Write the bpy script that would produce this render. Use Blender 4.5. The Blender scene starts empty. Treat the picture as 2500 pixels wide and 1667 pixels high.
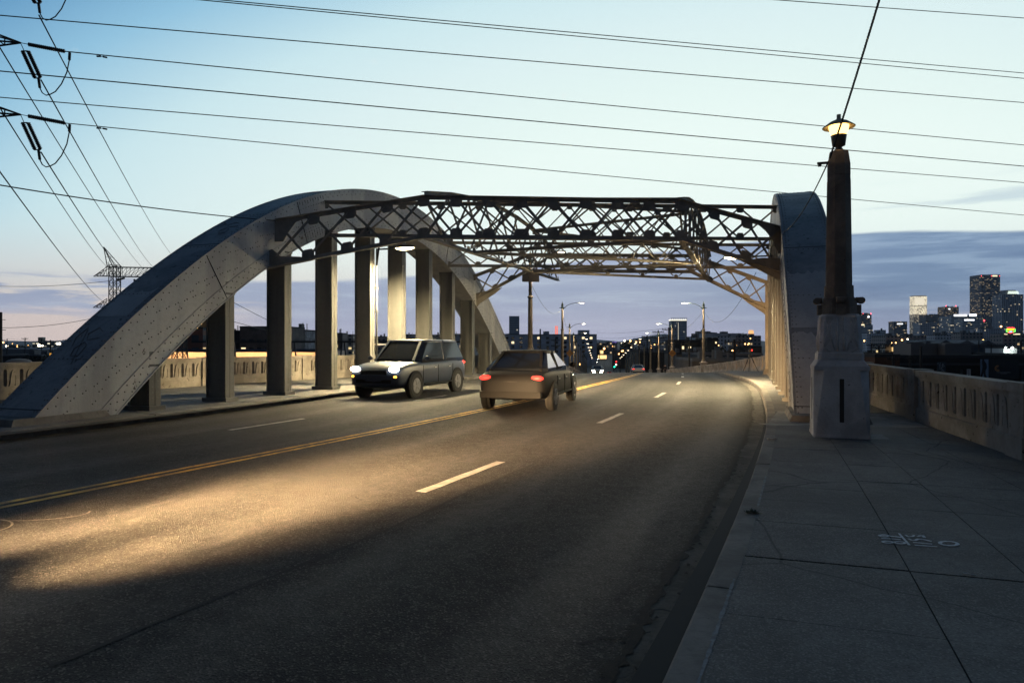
import bpy, math, random
from mathutils import Vector, Matrix
R = math.radians
random.seed(7)
sc = bpy.context.scene
COL = sc.collection
EYE = 1.75
F = 1667.0

# ---------------------------------------------------------------- camera
cam = bpy.data.cameras.new('camera'); cam.lens = 24.0; cam.sensor_width = 36.0
cam.clip_start = 0.05; cam.clip_end = 30000
camo = bpy.data.objects.new('camera', cam); COL.objects.link(camo)
camo.location = (0, 0, EYE); camo.rotation_euler = (R(90), 0, 0)
sc.camera = camo
sc.view_settings.view_transform = 'Standard'
sc.view_settings.look = 'None'
sc.view_settings.exposure = 0.0
sc.view_settings.gamma = 1.0

# ---------------------------------------------------------------- node helper
class NT:
    def __init__(s, nt): s.nt = nt; s.n = nt.nodes; s.l = nt.links
    def new(s, t, **kw):
        nd = s.n.new(t)
        for k, v in kw.items(): setattr(nd, k, v)
        return nd
    def put(s, sock, v):
        if hasattr(v, 'is_output'): s.l.new(v, sock)
        elif v is not None:
            if hasattr(sock.default_value, '__len__') and not hasattr(v, '__len__'): v = (v,) * len(sock.default_value)
            if hasattr(sock.default_value, '__len__') and len(sock.default_value) == 4 and len(v) == 3: v = tuple(v) + (1,)
            sock.default_value = v
    def m(s, op, a, b=None, c=None, clamp=False):
        nd = s.new('ShaderNodeMath', operation=op, use_clamp=clamp)
        s.put(nd.inputs[0], a)
        if b is not None: s.put(nd.inputs[1], b)
        if c is not None: s.put(nd.inputs[2], c)
        return nd.outputs[0]
    def mix(s, f, a, b, bt='MIX'):
        nd = s.new('ShaderNodeMix', data_type='RGBA', blend_type=bt)
        s.put(nd.inputs[0], f); s.put(nd.inputs[6], a); s.put(nd.inputs[7], b)
        return nd.outputs[2]
    def ramp(s, f, stops, interp='LINEAR'):
        nd = s.new('ShaderNodeValToRGB'); cr = nd.color_ramp; cr.interpolation = interp
        while len(cr.elements) < len(stops): cr.elements.new(0.5)
        for e, (p, c) in zip(cr.elements, stops):
            e.position = p
            if not hasattr(c, '__len__'): c = (c, c, c)
            e.color = tuple(c) + (1,) if len(c) == 3 else c
        s.put(nd.inputs[0], f); return nd.outputs[0]
    def noise(s, vec, scale, detail=4, rough=0.5, dist=0.0):
        nd = s.new('ShaderNodeTexNoise')
        s.put(nd.inputs['Vector'], vec); nd.inputs['Scale'].default_value = scale
        nd.inputs['Detail'].default_value = detail; nd.inputs['Roughness'].default_value = rough
        nd.inputs['Distortion'].default_value = dist
        return nd.outputs['Fac']
    def comb(s, x, y, z):
        nd = s.new('ShaderNodeCombineXYZ')
        for i, v in enumerate((x, y, z)): s.put(nd.inputs[i], v)
        return nd.outputs[0]
    def sep(s, v):
        nd = s.new('ShaderNodeSeparateXYZ'); s.put(nd.inputs[0], v); return nd.outputs
    def smooth(s, v, a, b):
        nd = s.new('ShaderNodeMapRange', interpolation_type='SMOOTHSTEP')
        s.put(nd.inputs[0], v); s.put(nd.inputs[1], a); s.put(nd.inputs[2], b)
        return nd.outputs[0]

# ---------------------------------------------------------------- sky
def build_world():
    w = bpy.data.worlds.new('World'); sc.world = w; w.use_nodes = True
    nt = w.node_tree; nt.nodes.clear(); N = NT(nt)
    tc = N.new('ShaderNodeTexCoord')
    x, y, z = N.sep(tc.outputs['Generated'])
    h = N.m('SQRT', N.m('ADD', N.m('MULTIPLY', x, x), N.m('MULTIPLY', y, y)))
    te = N.m('DIVIDE', z, N.m('MAXIMUM', h, 0.02))                  # tangent of the elevation
    tec = N.m('MINIMUM', N.m('MAXIMUM', te, 0.0), 1.6)
    gl = Vector((0.30, 1, 0.14)).normalized()
    dot = N.m('ADD', N.m('ADD', N.m('MULTIPLY', x, gl.x), N.m('MULTIPLY', y, gl.y)), N.m('MULTIPLY', z, gl.z))
    s = N.m('SUBTRACT', dot, N.m('MULTIPLY', tec, 0.8))
    f = N.m('DIVIDE', N.m('ADD', s, 1.5), 2.5)
    P = lambda v: (v + 1.5) / 2.5
    base = N.ramp(f, [(0.0, (.030, .042, .062)), (P(-.6), (.030, .056, .10)), (P(-.1), (.026, .085, .19)),
                      (P(.22), (.05, .215, .45)), (P(.37), (.28, .53, .715)), (P(.50), (.585, .785, .835)), (P(.60), (.70, .855, .865)),
                      (P(.69), (.77, .91, .88)), (P(.76), (.83, .955, .91)), (1.0, (.86, .97, .92))])
    # warm low glow, strongest to the left of the road
    az = N.m('DIVIDE', x, N.m('MAXIMUM', y, 0.05))
    azc = N.m('MINIMUM', N.m('MAXIMUM', az, -3.0), 3.0)
    front = N.smooth(y, -0.2, 0.3)
    low = N.m('MULTIPLY', N.m('SUBTRACT', 1.0, N.smooth(tec, 0.0, 0.17)), front)
    leftw = N.m('SUBTRACT', 1.0, N.smooth(azc, -0.5, 0.3))
    warm = N.mix(leftw, (.62, .60, .66), (.74, .575, .53))
    base = N.mix(N.m('MULTIPLY', low, 0.85), base, warm)
    # cloud bank
    wv = N.comb(N.m('MULTIPLY', azc, 2.2), N.m('MULTIPLY', te, 26.0), 0.0)
    n1 = N.noise(wv, 1.6, 6, 0.58, 0.3)
    n2 = N.noise(N.comb(N.m('MULTIPLY', azc, 5.0), N.m('MULTIPLY', te, 75.0), 3.7), 1.0, 5, 0.6, 0.2)
    edge = N.m('ADD', N.m('ADD', 0.084, N.m('SUBTRACT', N.m('MULTIPLY', N.smooth(azc, -.4, .5), 0.060), N.m('MULTIPLY', N.smooth(azc, .5, .78), .013))), N.m('MULTIPLY', N.m('SUBTRACT', n1, 0.5), 0.010))
    dist = N.m('SUBTRACT', edge, te)
    mask = N.smooth(dist, -0.001, 0.005)
    streak = N.smooth(n1, 0.44, 0.52)
    leftfar = N.smooth(N.m('MULTIPLY', azc, -1.0), 0.30, 0.52)
    mleft = N.m('MULTIPLY', N.smooth(N.m('SUBTRACT', 0.088, te), 0.0, 0.012), N.m('MULTIPLY', streak, N.smooth(te, 0.022, 0.045)))
    mask = N.m('ADD', N.m('MULTIPLY', mask, N.m('SUBTRACT', 1.0, leftfar)), N.m('MULTIPLY', mleft, leftfar))
    rightw = N.smooth(azc, 0.1, 0.6)
    ccol = N.mix(rightw, (.375, .44, .59), (.175, .27, .43))
    ccol = N.mix(N.m('MULTIPLY', N.smooth(n2, 0.46, 0.64), 0.75), ccol, N.mix(rightw, (.50, .58, .70), (.30, .42, .58)))
    ccol = N.mix(N.m('MULTIPLY', N.smooth(n2, 0.44, 0.30), 0.6), ccol, N.mix(rightw, (.30, .37, .54), (.13, .21, .37)))
    pink = N.m('MULTIPLY', N.m('SUBTRACT', 1.0, N.smooth(te, 0.0, 0.075)), 0.75)
    ccol = N.mix(pink, ccol, N.mix(rightw, (.47, .48, .62), (.36, .40, .54)))
    gaps = N.m('MULTIPLY', N.smooth(n1, 0.60, 0.72), N.m('MULTIPLY', N.smooth(te, 0.085, 0.05), N.smooth(te, 0.01, 0.03)))
    ccol = N.mix(N.m('MULTIPLY', gaps, 0.8), ccol, (.74, .66, .66))
    col = N.mix(N.m('MULTIPLY', mask, front), base, ccol)
    # a thin upper veil to the right, and a few small puffs high up
    veil = N.m('MULTIPLY', N.smooth(N.noise(N.comb(N.m('MULTIPLY', azc, 2.0), N.m('MULTIPLY', te, 30.0), 9.0), 1.0, 5, .55), .50, .64),
               N.m('MULTIPLY', N.smooth(te, 0.125, 0.15), N.m('MULTIPLY', N.smooth(te, 0.215, 0.18), N.smooth(azc, 0.42, 0.62))))
    col = N.mix(N.m('MULTIPLY', veil, 0.45), col, (.33, .46, .60))
    puff = N.m('MULTIPLY', N.smooth(N.noise(N.comb(N.m('MULTIPLY', azc, 16.0), N.m('MULTIPLY', te, 24.0), 1.0), 1.0, 4, .6), .66, .80),
               N.m('MULTIPLY', N.smooth(te, 0.22, 0.28), front))
    col = N.mix(N.m('MULTIPLY', puff, 0.22), col, (.86, .86, .84))
    sky = N.new('ShaderNodeTexSky'); sky.sky_type = 'NISHITA'; sky.sun_disc = False
    sky.sun_elevation = R(-3); sky.sun_rotation = R(16)
    add = N.mix(0.06, col, sky.outputs[0], 'ADD')
    bg = N.new('ShaderNodeBackground'); N.put(bg.inputs[0], add); bg.inputs[1].default_value = 1.05
    out = N.new('ShaderNodeOutputWorld'); N.l.new(bg.outputs[0], out.inputs[0])
build_world()

# ---------------------------------------------------------------- the last of the sun (already down, a soft afterglow ahead and right)
sun = bpy.data.lights.new('sun', 'SUN'); sun.energy = 0.10; sun.angle = R(20); sun.color = (1, .86, .74)
suno = bpy.data.objects.new('sun', sun); COL.objects.link(suno)
suno.rotation_euler = Vector((-.30, -1, -.12)).to_track_quat('-Z', 'Y').to_euler()
# ---------------------------------------------------------------- materials
MATS = {}
def mat(name, color, rough=0.6, metal=0.0, noise=0.0, nscale=3.0, bump=0.0, bscale=40.0, color2=None, spec=0.5, emit=None, estr=0.0, streak=False, detail=6, spots=None, speck=None):
    if name in MATS: return MATS[name]
    m = bpy.data.materials.new(name); m.use_nodes = True
    nt = m.node_tree; N = NT(nt); b = nt.nodes['Principled BSDF']
    tc = N.new('ShaderNodeTexCoord'); v = tc.outputs['Object']
    b.inputs['Roughness'].default_value = rough; b.inputs['Metallic'].default_value = metal
    b.inputs['Specular IOR Level'].default_value = spec
    col = tuple(color) + (1,)
    if noise > 0:
        vv = v
        if streak:
            mp = N.new('ShaderNodeMapping'); mp.inputs['Scale'].default_value = (1, 1, 0.12); N.put(mp.inputs[0], v); vv = mp.outputs[0]
        n = N.noise(vv, nscale, detail, 0.6, 0.4)
        c2 = color2 if color2 else tuple(c * (1 - noise) for c in color)
        c1 = N.mix(N.smooth(n, 0.36, 0.64), col, tuple(c2) + (1,))
        n3 = N.noise(v, nscale * 9, 4, .65)
        c1 = N.mix(N.m('MULTIPLY', N.smooth(n3, .42, .72), noise * .7), c1, tuple(c * .45 for c in color) + (1,))
        if spots:
            sp = N.smooth(N.noise(v, spots[0], 3, .7), spots[1], spots[1] + .05)
            c1 = N.mix(sp, c1, tuple(spots[2]) + (1,))
        if speck:
            # fine aggregate: pale and dark grains, faint brushed streaks, dried gum
            vo = N.new('ShaderNodeTexVoronoi'); N.put(vo.inputs['Vector'], v); vo.inputs['Scale'].default_value = speck
            gr = N.sep(vo.outputs['Color'])[0]
            c1 = N.mix(N.m('MULTIPLY', N.smooth(gr, .72, 1.0), .55), c1, tuple(min(1, c * 1.9) for c in color) + (1,))
            c1 = N.mix(N.m('MULTIPLY', N.smooth(gr, .30, .0), .55), c1, tuple(c * .35 for c in color) + (1,))
            mp2 = N.new('ShaderNodeMapping'); mp2.inputs['Scale'].default_value = (2.2, 30, 1); mp2.inputs['Rotation'].default_value = (0, 0, .33); N.put(mp2.inputs[0], v)
            br = N.noise(mp2.outputs[0], 1.0, 4, .6)
            c1 = N.mix(N.m('MULTIPLY', N.smooth(br, .5, .75), .35), c1, tuple(c * .5 for c in color) + (1,))
            big = N.noise(v, .45, 5, .65, .8)
            c1 = N.mix(N.m('MULTIPLY', N.smooth(big, .50, .66), .45), c1, tuple(c * .55 for c in color) + (1,))
            cr = N.new('ShaderNodeTexVoronoi'); cr.feature = 'DISTANCE_TO_EDGE'; cr.inputs['Scale'].default_value = .42
            wv = N.new('ShaderNodeMix', data_type='VECTOR'); wv.inputs[0].default_value = .16; N.put(wv.inputs[4], v)
            nz = N.new('ShaderNodeTexNoise'); N.put(nz.inputs['Vector'], v); nz.inputs['Scale'].default_value = 1.7; nz.inputs['Detail'].default_value = 6
            N.put(wv.inputs[5], nz.outputs['Color']); N.put(cr.inputs['Vector'], wv.outputs[1])
            c1 = N.mix(N.m('MULTIPLY', N.smooth(cr.outputs['Distance'], .006, .001), .7), c1, tuple(c * .2 for c in color) + (1,))
        N.l.new(c1, b.inputs['Base Color'])
        N.put(b.inputs['Roughness'], N.m('ADD', N.m('MULTIPLY', n3, 0.25), rough - 0.12, clamp=True))
    else:
        b.inputs['Base Color'].default_value = col
    if bump > 0:
        bn = N.noise(v, bscale, 5, 0.6)
        bp = N.new('ShaderNodeBump'); bp.inputs['Strength'].default_value = bump; bp.inputs['Distance'].default_value = 0.02
        N.l.new(bn, bp.inputs['Height']); N.l.new(bp.outputs[0], b.inputs['Normal'])
    if emit:
        b.inputs['Emission Color'].default_value = tuple(emit) + (1,); b.inputs['Emission Strength'].default_value = estr
    MATS[name] = m; return m

def asphalt_mat(name, base, dark):
    m = bpy.data.materials.new(name); m.use_nodes = True
    N = NT(m.node_tree); b = m.node_tree.nodes['Principled BSDF']
    tc = N.new('ShaderNodeTexCoord'); v = tc.outputs['Object']
    fine = N.new('ShaderNodeTexVoronoi'); N.put(fine.inputs['Vector'], v); fine.inputs['Scale'].default_value = 90
    big = N.noise(v, 0.35, 6, 0.6, .6)
    uvn = N.new('ShaderNodeUVMap'); uvn.uv_map = 'lane'; lu, lv, _ = N.sep(uvn.outputs[0])
    # four lanes across: two tyre tracks each, and an oily middle
    ph = N.m('FRACT', N.m('MULTIPLY', lu, 4.0)); tr = N.m('ABSOLUTE', N.m('SUBTRACT', N.m('ABSOLUTE', N.m('SUBTRACT', ph, .5)), .23))
    wob = N.noise(N.comb(N.m('MULTIPLY', lu, 9.0), N.m('MULTIPLY', lv, .12), 0.0), 1.0, 5, .65)
    track = N.m('MULTIPLY', N.smooth(tr, .16, .03), N.smooth(wob, .30, .62))
    oil = N.m('MULTIPLY', N.smooth(N.m('ABSOLUTE', N.m('SUBTRACT', ph, .5)), .13, .02), N.smooth(wob, .62, .38))
    stain = N.smooth(N.noise(v, 1.3, 5, .7, 1.2), .64, .74)
    streak = N.smooth(N.noise(N.comb(N.m('MULTIPLY', lu, 60.0), N.m('MULTIPLY', lv, .25), 2.0), 1.0, 5, .6), .52, .75)
    mid = N.noise(v, 6.0, 4, 0.6)
    c = N.mix(N.smooth(big, .35, .68), tuple(base) + (1,), tuple(dark) + (1,))
    c = N.mix(N.m('MULTIPLY', N.smooth(mid, .4, .7), .35), c, tuple(x * .5 for x in dark) + (1,))
    c = N.mix(N.m('MULTIPLY', track, .45), c, tuple(x * 1.4 for x in base) + (1,))
    c = N.mix(N.m('MULTIPLY', oil, .6), c, tuple(x * .55 for x in dark) + (1,))
    c = N.mix(N.m('MULTIPLY', stain, .55), c, tuple(x * .6 for x in dark) + (1,))
    c = N.mix(N.m('MULTIPLY', streak, .30), c, tuple(x * .6 for x in dark) + (1,))
    g = N.sep(fine.outputs['Color'])[0]
    c = N.mix(N.smooth(g, .80, .98), c, tuple(min(1, x * 2.5) for x in base) + (1,))
    c = N.mix(N.m('MULTIPLY', N.smooth(g, .30, .02), .8), c, tuple(x * .3 for x in dark) + (1,))
    N.l.new(c, b.inputs['Base Color'])
    b.inputs['Specular IOR Level'].default_value = 0.25
    N.put(b.inputs['Roughness'], N.m('SUBTRACT', N.m('ADD', 0.66, N.m('MULTIPLY', mid, .3)), N.m('MULTIPLY', track, .12)))
    bp = N.new('ShaderNodeBump'); bp.inputs['Strength'].default_value = .9; bp.inputs['Distance'].default_value = .012
    N.l.new(N.m('ADD', N.m('MULTIPLY', fine.outputs['Distance'], .9), N.m('MULTIPLY', mid, .3)), bp.inputs['Height'])
    N.l.new(bp.outputs[0], b.inputs['Normal'])
    MATS[name] = m; return m

def facade_mat(name, wall, cw, ch, lit, litcol=(1, .78, .45), estr=1.5, fw=.55, fh=.55, pane=(.02, .025, .035), wallvar=.25, z0=0.0, emitwall=0.0):
    """wall with a grid of window openings; some rooms are lit"""
    if name in MATS: return MATS[name]
    m = bpy.data.materials.new(name); m.use_nodes = True
    N = NT(m.node_tree); b = m.node_tree.nodes['Principled BSDF']
    tc = N.new('ShaderNodeTexCoord'); x, y, z = N.sep(tc.outputs['Object'])
    u = N.m('DIVIDE', N.m('ADD', x, y), cw); w = N.m('DIVIDE', N.m('ADD', z, z0), ch)
    fu = N.m('FRACT', u); fv = N.m('FRACT', w)
    inu = N.m('LESS_THAN', N.m('ABSOLUTE', N.m('SUBTRACT', fu, .5)), fw / 2)
    inv = N.m('LESS_THAN', N.m('ABSOLUTE', N.m('SUBTRACT', fv, .5)), fh / 2)
    gm = N.new('ShaderNodeNewGeometry'); nz = N.sep(gm.outputs['Normal'])[2]
    vert = N.m('LESS_THAN', N.m('ABSOLUTE', nz), .5)
    win = N.m('MULTIPLY', N.m('MULTIPLY', inu, inv), vert)
    wn = N.new('ShaderNodeTexWhiteNoise', noise_dimensions='3D')
    N.put(wn.inputs['Vector'], N.comb(N.m('FLOOR', u), N.m('FLOOR', w), 0.5))
    r1 = wn.outputs['Value']; r2 = N.sep(wn.outputs['Color'])[1]
    on = N.m('MULTIPLY', N.m('LESS_THAN', r1, lit), win)
    nn = N.noise(tc.outputs['Object'], .12, 5, .6)
    wc = N.mix(N.m('MULTIPLY', N.smooth(nn, .35, .65), wallvar), tuple(wall) + (1,), tuple(c * .4 for c in wall) + (1,))
    N.l.new(N.mix(win, wc, tuple(pane) + (1,)), b.inputs['Base Color'])
    b.inputs['Roughness'].default_value = .7
    b.inputs['Emission Color'].default_value = tuple(litcol) + (1,)
    N.put(b.inputs['Emission Strength'], N.m('MULTIPLY', on, N.m('MULTIPLY', N.m('ADD', N.m('MULTIPLY', r2, .9), .25), estr)))
    MATS[name] = m; return m

def emis(name, col, s):
    if name in MATS: return MATS[name]
    m = bpy.data.materials.new(name); m.use_nodes = True
    N = NT(m.node_tree); b = m.node_tree.nodes['Principled BSDF']
    b.inputs['Base Color'].default_value = (.02, .02, .02, 1)
    b.inputs['Emission Color'].default_value = tuple(col) + (1,); b.inputs['Emission Strength'].default_value = s
    MATS[name] = m; return m

ASPHALT = asphalt_mat('asphalt', (.035, .033, .031), (.018, .0178, .0175))
CONC_WALK = mat('walk_concrete', (.135, .13, .125), .82, 0, .5, 1.1, .35, 60, (.085, .082, .08), .3, spots=(7, .70, (.03, .03, .03)), speck=110)
CONC_KERB = mat('kerb_concrete', (.19, .175, .16), .85, 0, .5, 1.6, .5, 50, (.11, .10, .09), .3, spots=(9, .72, (.04, .035, .03)))
CONC_PALE = mat('pale_concrete', (.36, .315, .27), .85, 0, .35, 1.3, .5, 45, (.22, .19, .16), .3, spots=(9, .645, (.085, .065, .05)))
CONC_BROWN = mat('brown_concrete', (.27, .205, .155), .88, 0, .45, 2.0, .7, 60, (.16, .12, .092), .25, spots=(16, .68, (.035, .028, .022)))
STEEL = mat('painted_steel', (.43, .42, .40), .62, 0, .30, .9, .25, 30, (.27, .27, .275), .4, streak=True, spots=(3.5, .67, (.10, .085, .075)))
STEEL_TOP = mat('weathered_shaded_steel', (.24, .25, .26), .6, 0, .45, .8, .25, 30, (.15, .16, .175), .4, spots=(3, .64, (.07, .07, .07)))  # weathered top faces, with shade against the web put into the colour
CONC_POST = mat('post_concrete', (.60, .56, .535), .85, 0, .25, 1.6, .5, 45, (.42, .38, .36), .3, spots=(13, .67, (.10, .08, .07)))
STEEL_TRUSS = mat('truss_steel', (.29, .262, .225), .66, 0, .35, 1.4, .2, 30, (.19, .17, .145), .35)
STEEL_COL = mat('column_steel', (.15, .147, .137), .6, 0, .3, .8, .15, 30, (.095, .093, .088), .4, streak=True, spots=(5, .78, (.06, .05, .04)))
DARK = mat('black_metal', (.012, .012, .013), .55)
JOINT = mat('joint_gap', (.012, .012, .012), .95)
SEAL = mat('joint_sealant', (.17, .19, .21), .8, 0, .5, 12)
WHITE_PAINT = mat('white_road_paint', (.40, .385, .36), .75, 0, .5, 5, 0, 40, (.24, .225, .205), spots=(26, .66, (.06, .055, .05)))
YELLOW_PAINT = mat('yellow_road_paint', (.66, .37, .035), .75, 0, .5, 4, 0, 40, (.26, .15, .03), spots=(22, .60, (.05, .04, .03)))
DIRT = mat('gutter_dirt', (.02, .016, .012), .95, 0, .5, 15, .6, 80)
GUTTER = mat('gutter_concrete', (.085, .078, .068), .9, 0, .6, 2.5, .5, 50, (.04, .036, .03), spots=(14, .66, (.02, .018, .015)))
POLE = mat('lamp_pole_concrete', (.30, .24, .16), .75, 0, .35, 2.5, .3, 40, (.19, .15, .10))
POLE_DARK = mat('lamp_pole_iron', (.03, .045, .04), .55, .3)
WIRE = mat('wire_black', (.010, .009, .009), .6)
PORCELAIN = mat('insulator_porcelain', (.018, .014, .013), .3)
WOOD = mat('pole_wood', (.022, .016, .012), .85, 0, .4, 3, streak=True)
GROUND = mat('city_ground', (.022, .022, .024), .9, 0, .6, .03, 0, 40, (.010, .010, .012))
LAMP_WARM = emis('lamp_warm', (1, .80, .42), 42)
LAMP_HEAD = emis('headlamp_white', (1, .90, .72), 60)
LAMP_TAIL = emis('tail_red', (1, .03, .02), 3.2)
LAMP_FAR = emis('far_lamp_orange', (1, .50, .16), 9)
LAMP_FARW = emis('far_lamp_white', (1, .84, .60), 9)
GLOBE = emis('lamp_globe_glow', (1, .60, .17), 4.6)
GLASS = mat('dark_glass', (.012, .014, .018), .08, 0, spec=.6)

# ---------------------------------------------------------------- mesh builder
class MB:
    def __init__(s): s.v = []; s.f = []; s.sm = []
    def add(s, vs, fs, smooth=False):
        o = len(s.v); s.v += [tuple(p) for p in vs]; s.f += [tuple(i + o for i in f) for f in fs]; s.sm += [smooth] * len(fs); return s
    def box(s, c, d, ax=None, taper=None):
        """centre, full sizes, optional axes (3 vectors)"""
        ax = ax or (Vector((1, 0, 0)), Vector((0, 1, 0)), Vector((0, 0, 1))); c = Vector(c)
        vs = []
        for k in (-1, 1):
            t = taper if (taper and k > 0) else 1.0
            for i, j in ((-1, -1), (1, -1), (1, 1), (-1, 1)):
                vs.append(c + ax[0] * (i * d[0] / 2 * t) + ax[1] * (j * d[1] / 2 * t) + ax[2] * (k * d[2] / 2))
        return s.add(vs, [(3, 2, 1, 0), (4, 5, 6, 7), (0, 1, 5, 4), (1, 2, 6, 5), (2, 3, 7, 6), (3, 0, 4, 7)])
    def bar(s, p, q, w, h, up=(0, 0, 1)):
        p = Vector(p); q = Vector(q); a = q - p; L = a.length
        if L < 1e-6: return s
        a.normalize(); up = Vector(up)
        b = a.cross(up)
        if b.length < 1e-4: b = a.cross(Vector((1, 0, 0)))
        b.normalize(); c = b.cross(a)
        return s.box((p + q) / 2, (L, w, h), (a, b, c))
    def tube(s, pts, r, n=8, cap=True, smooth=True):
        pts = [Vector(p) for p in pts]; rs = r if hasattr(r, '__len__') else [r] * len(pts)
        vs = []; prev = None
        for i, p in enumerate(pts):
            t = (pts[min(i + 1, len(pts) - 1)] - pts[max(i - 1, 0)])
            if t.length < 1e-9: t = Vector((0, 0, 1))
            t.normalize()
            if prev is None:
                a = t.cross(Vector((0, 0, 1)))
                if a.length < .05: a = t.cross(Vector((1, 0, 0)))
            else: a = prev - t * prev.dot(t)
            a.normalize(); prev = a; b = t.cross(a)
            for k in range(n):
                an = 2 * math.pi * k / n
                vs.append(p + (a * math.cos(an) + b * math.sin(an)) * rs[i])
        fs = []
        for i in range(len(pts) - 1):
            for k in range(n): fs.append((i * n + k, i * n + (k + 1) % n, (i + 1) * n + (k + 1) % n, (i + 1) * n + k))
        s.add(vs, fs, smooth)
        if cap:
            o = len(s.v) - len(vs); s.f += [tuple(o + k for k in range(n))[::-1], tuple(o + (len(pts) - 1) * n + k for k in range(n))]; s.sm += [False, False]
        return s
    def lathe(s, prof, c=(0, 0, 0), n=16, smooth=True, rot=0.0, sq=None):
        """profile of (r, z); sq = (sx, sy) stretch"""
        vs = []; fs = []; c = Vector(c); sx, sy = sq or (1, 1)
        for r, z in prof:
            for k in range(n):
                a = 2 * math.pi * k / n + rot; vs.append(c + Vector((r * math.cos(a) * sx, r * math.sin(a) * sy, z)))
        for i in range(len(prof) - 1):
            for k in range(n): fs.append((i * n + k, i * n + (k + 1) % n, (i + 1) * n + (k + 1) % n, (i + 1) * n + k))
        fs.append(tuple(range(n))[::-1]); fs.append(tuple((len(prof) - 1) * n + k for k in range(n)))
        return s.add(vs, fs, smooth)
    def prism(s, poly, o, ex, ey, t):
        """2-D polygon in the frame (o; ex, ey), extruded by t along ex x ey, centred"""
        o = Vector(o); ex = Vector(ex); ey = Vector(ey); nz = ex.cross(ey).normalized()
        n = len(poly); vs = [o + ex * a + ey * b - nz * t / 2 for a, b in poly] + [o + ex * a + ey * b + nz * t / 2 for a, b in poly]
        fs = [tuple(range(n))[::-1], tuple(range(n, 2 * n))] + [(i, (i + 1) % n, n + (i + 1) % n, n + i) for i in range(n)]
        return s.add(vs, fs)
    def dome(s, p, nrm, r, hgt=None, n=7):
        nrm = Vector(nrm).normalized(); a = nrm.cross(Vector((0, 0, 1)))
        if a.length < .1: a = nrm.cross(Vector((1, 0, 0)))
        a.normalize(); b = nrm.cross(a); p = Vector(p); hgt = hgt or r * .7
        vs = []
        for rr, hh in ((r, -.002), (r * .8, hgt * .65)):
            for k in range(n):
                an = 2 * math.pi * k / n; vs.append(p + (a * math.cos(an) + b * math.sin(an)) * rr + nrm * hh)
        vs.append(p + nrm * hgt)
        fs = [(k, (k + 1) % n, n + (k + 1) % n, n + k) for k in range(n)] + [(n + k, n + (k + 1) % n, 2 * n) for k in range(n)]
        return s.add(vs, fs, True)
    def sphere(s, c, r, n=10, m=6, sc3=(1, 1, 1)):
        prof = [(max(1e-4, math.sin(math.pi * i / m)) * r, -math.cos(math.pi * i / m) * r * sc3[2]) for i in range(m + 1)]
        return s.lathe(prof, c, n, True, 0, (sc3[0], sc3[1]))
    def ribbon(s, L, Rr):
        vs = []; fs = []
        for a, b in zip(L, Rr): vs += [a, b]
        for i in range(len(L) - 1): fs.append((2 * i, 2 * i + 1, 2 * i + 3, 2 * i + 2))
        return s.add(vs, fs)
    def build(s, name, m, parent=None, local=False):
        me = bpy.data.meshes.new(name)
        off = Vector((0, 0, 0))
        if parent is not None and not local:
            p = parent
            while p is not None: off += p.location; p = p.parent
        me.from_pydata([(a[0] - off.x, a[1] - off.y, a[2] - off.z) for a in s.v], [], s.f)
        if any(s.sm): me.polygons.foreach_set('use_smooth', s.sm)
        me.update()
        if m is not None: me.materials.append(m)
        o = bpy.data.objects.new(name, me); COL.objects.link(o)
        if parent is not None: o.parent = parent
        return o

def tag(o, label=None, cat=None, group=None, kind=None):
    if label: o['label'] = label
    if cat: o['category'] = cat
    if group: o['group'] = group
    if kind: o['kind'] = kind
    return o
def thing(name, label, cat, loc=(0, 0, 0), group=None):
    o = bpy.data.objects.new(name, None); COL.objects.link(o); o.location = loc; o.empty_display_size = .3
    return tag(o, label, cat, group)
def structure(name, mb, m): return tag(mb.build(name, m), kind='structure')
KIDS = {}
def copy_tree(o, parent=None):
    c = o.copy(); COL.objects.link(c)
    if parent is not None: c.parent = parent
    for ch in list(o.children): copy_tree(ch, c)
    return c
def at(px, py, Y):
    """a place seen from the tripod: photo column, photo row, metres ahead"""
    return Vector(((px - 1250) / F * Y, Y, EYE + (833.5 - py) / F * Y))
def lamp_light(kind, loc, energy, color, size=.15, aim=None, spot=None, blend=.6, parent=None):
    L = bpy.data.lights.new(kind.lower() + '_light', kind); L.energy = energy; L.color = color
    if kind in ('POINT', 'SPOT'): L.shadow_soft_size = size
    if kind == 'SPOT': L.spot_size = R(spot); L.spot_blend = blend
    o = bpy.data.objects.new('lamp_light', L); COL.objects.link(o); o.location = loc
    if aim is not None: o.rotation_euler = (Vector(aim) - Vector(loc)).to_track_quat('-Z', 'Y').to_euler()
    if parent is not None:
        o.parent = parent
    return o

def curve(nodes):
    """smooth X(Y) through (Y, X) nodes"""
    ys = [a for a, b in nodes]; xs = [b for a, b in nodes]; n = len(ys); d = []
    for i in range(n):
        if i == 0: d.append((xs[1] - xs[0]) / (ys[1] - ys[0]))
        elif i == n - 1: d.append((xs[-1] - xs[-2]) / (ys[-1] - ys[-2]))
        else:
            a = (xs[i] - xs[i - 1]) / (ys[i] - ys[i - 1]); b = (xs[i + 1] - xs[i]) / (ys[i + 1] - ys[i])
            d.append((a + b) / 2)
    def f(Y):
        if Y <= ys[0]: return xs[0] + d[0] * (Y - ys[0])
        if Y >= ys[-1]: return xs[-1] + d[-1] * (Y - ys[-1])
        i = max(k for k in range(n - 1) if ys[k] <= Y); h = ys[i + 1] - ys[i]; t = (Y - ys[i]) / h
        return ((2 * t**3 - 3 * t**2 + 1) * xs[i] + (t**3 - 2 * t**2 + t) * h * d[i] + (-2 * t**3 + 3 * t**2) * xs[i + 1] + (t**3 - t**2) * h * d[i + 1])
    return f
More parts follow.
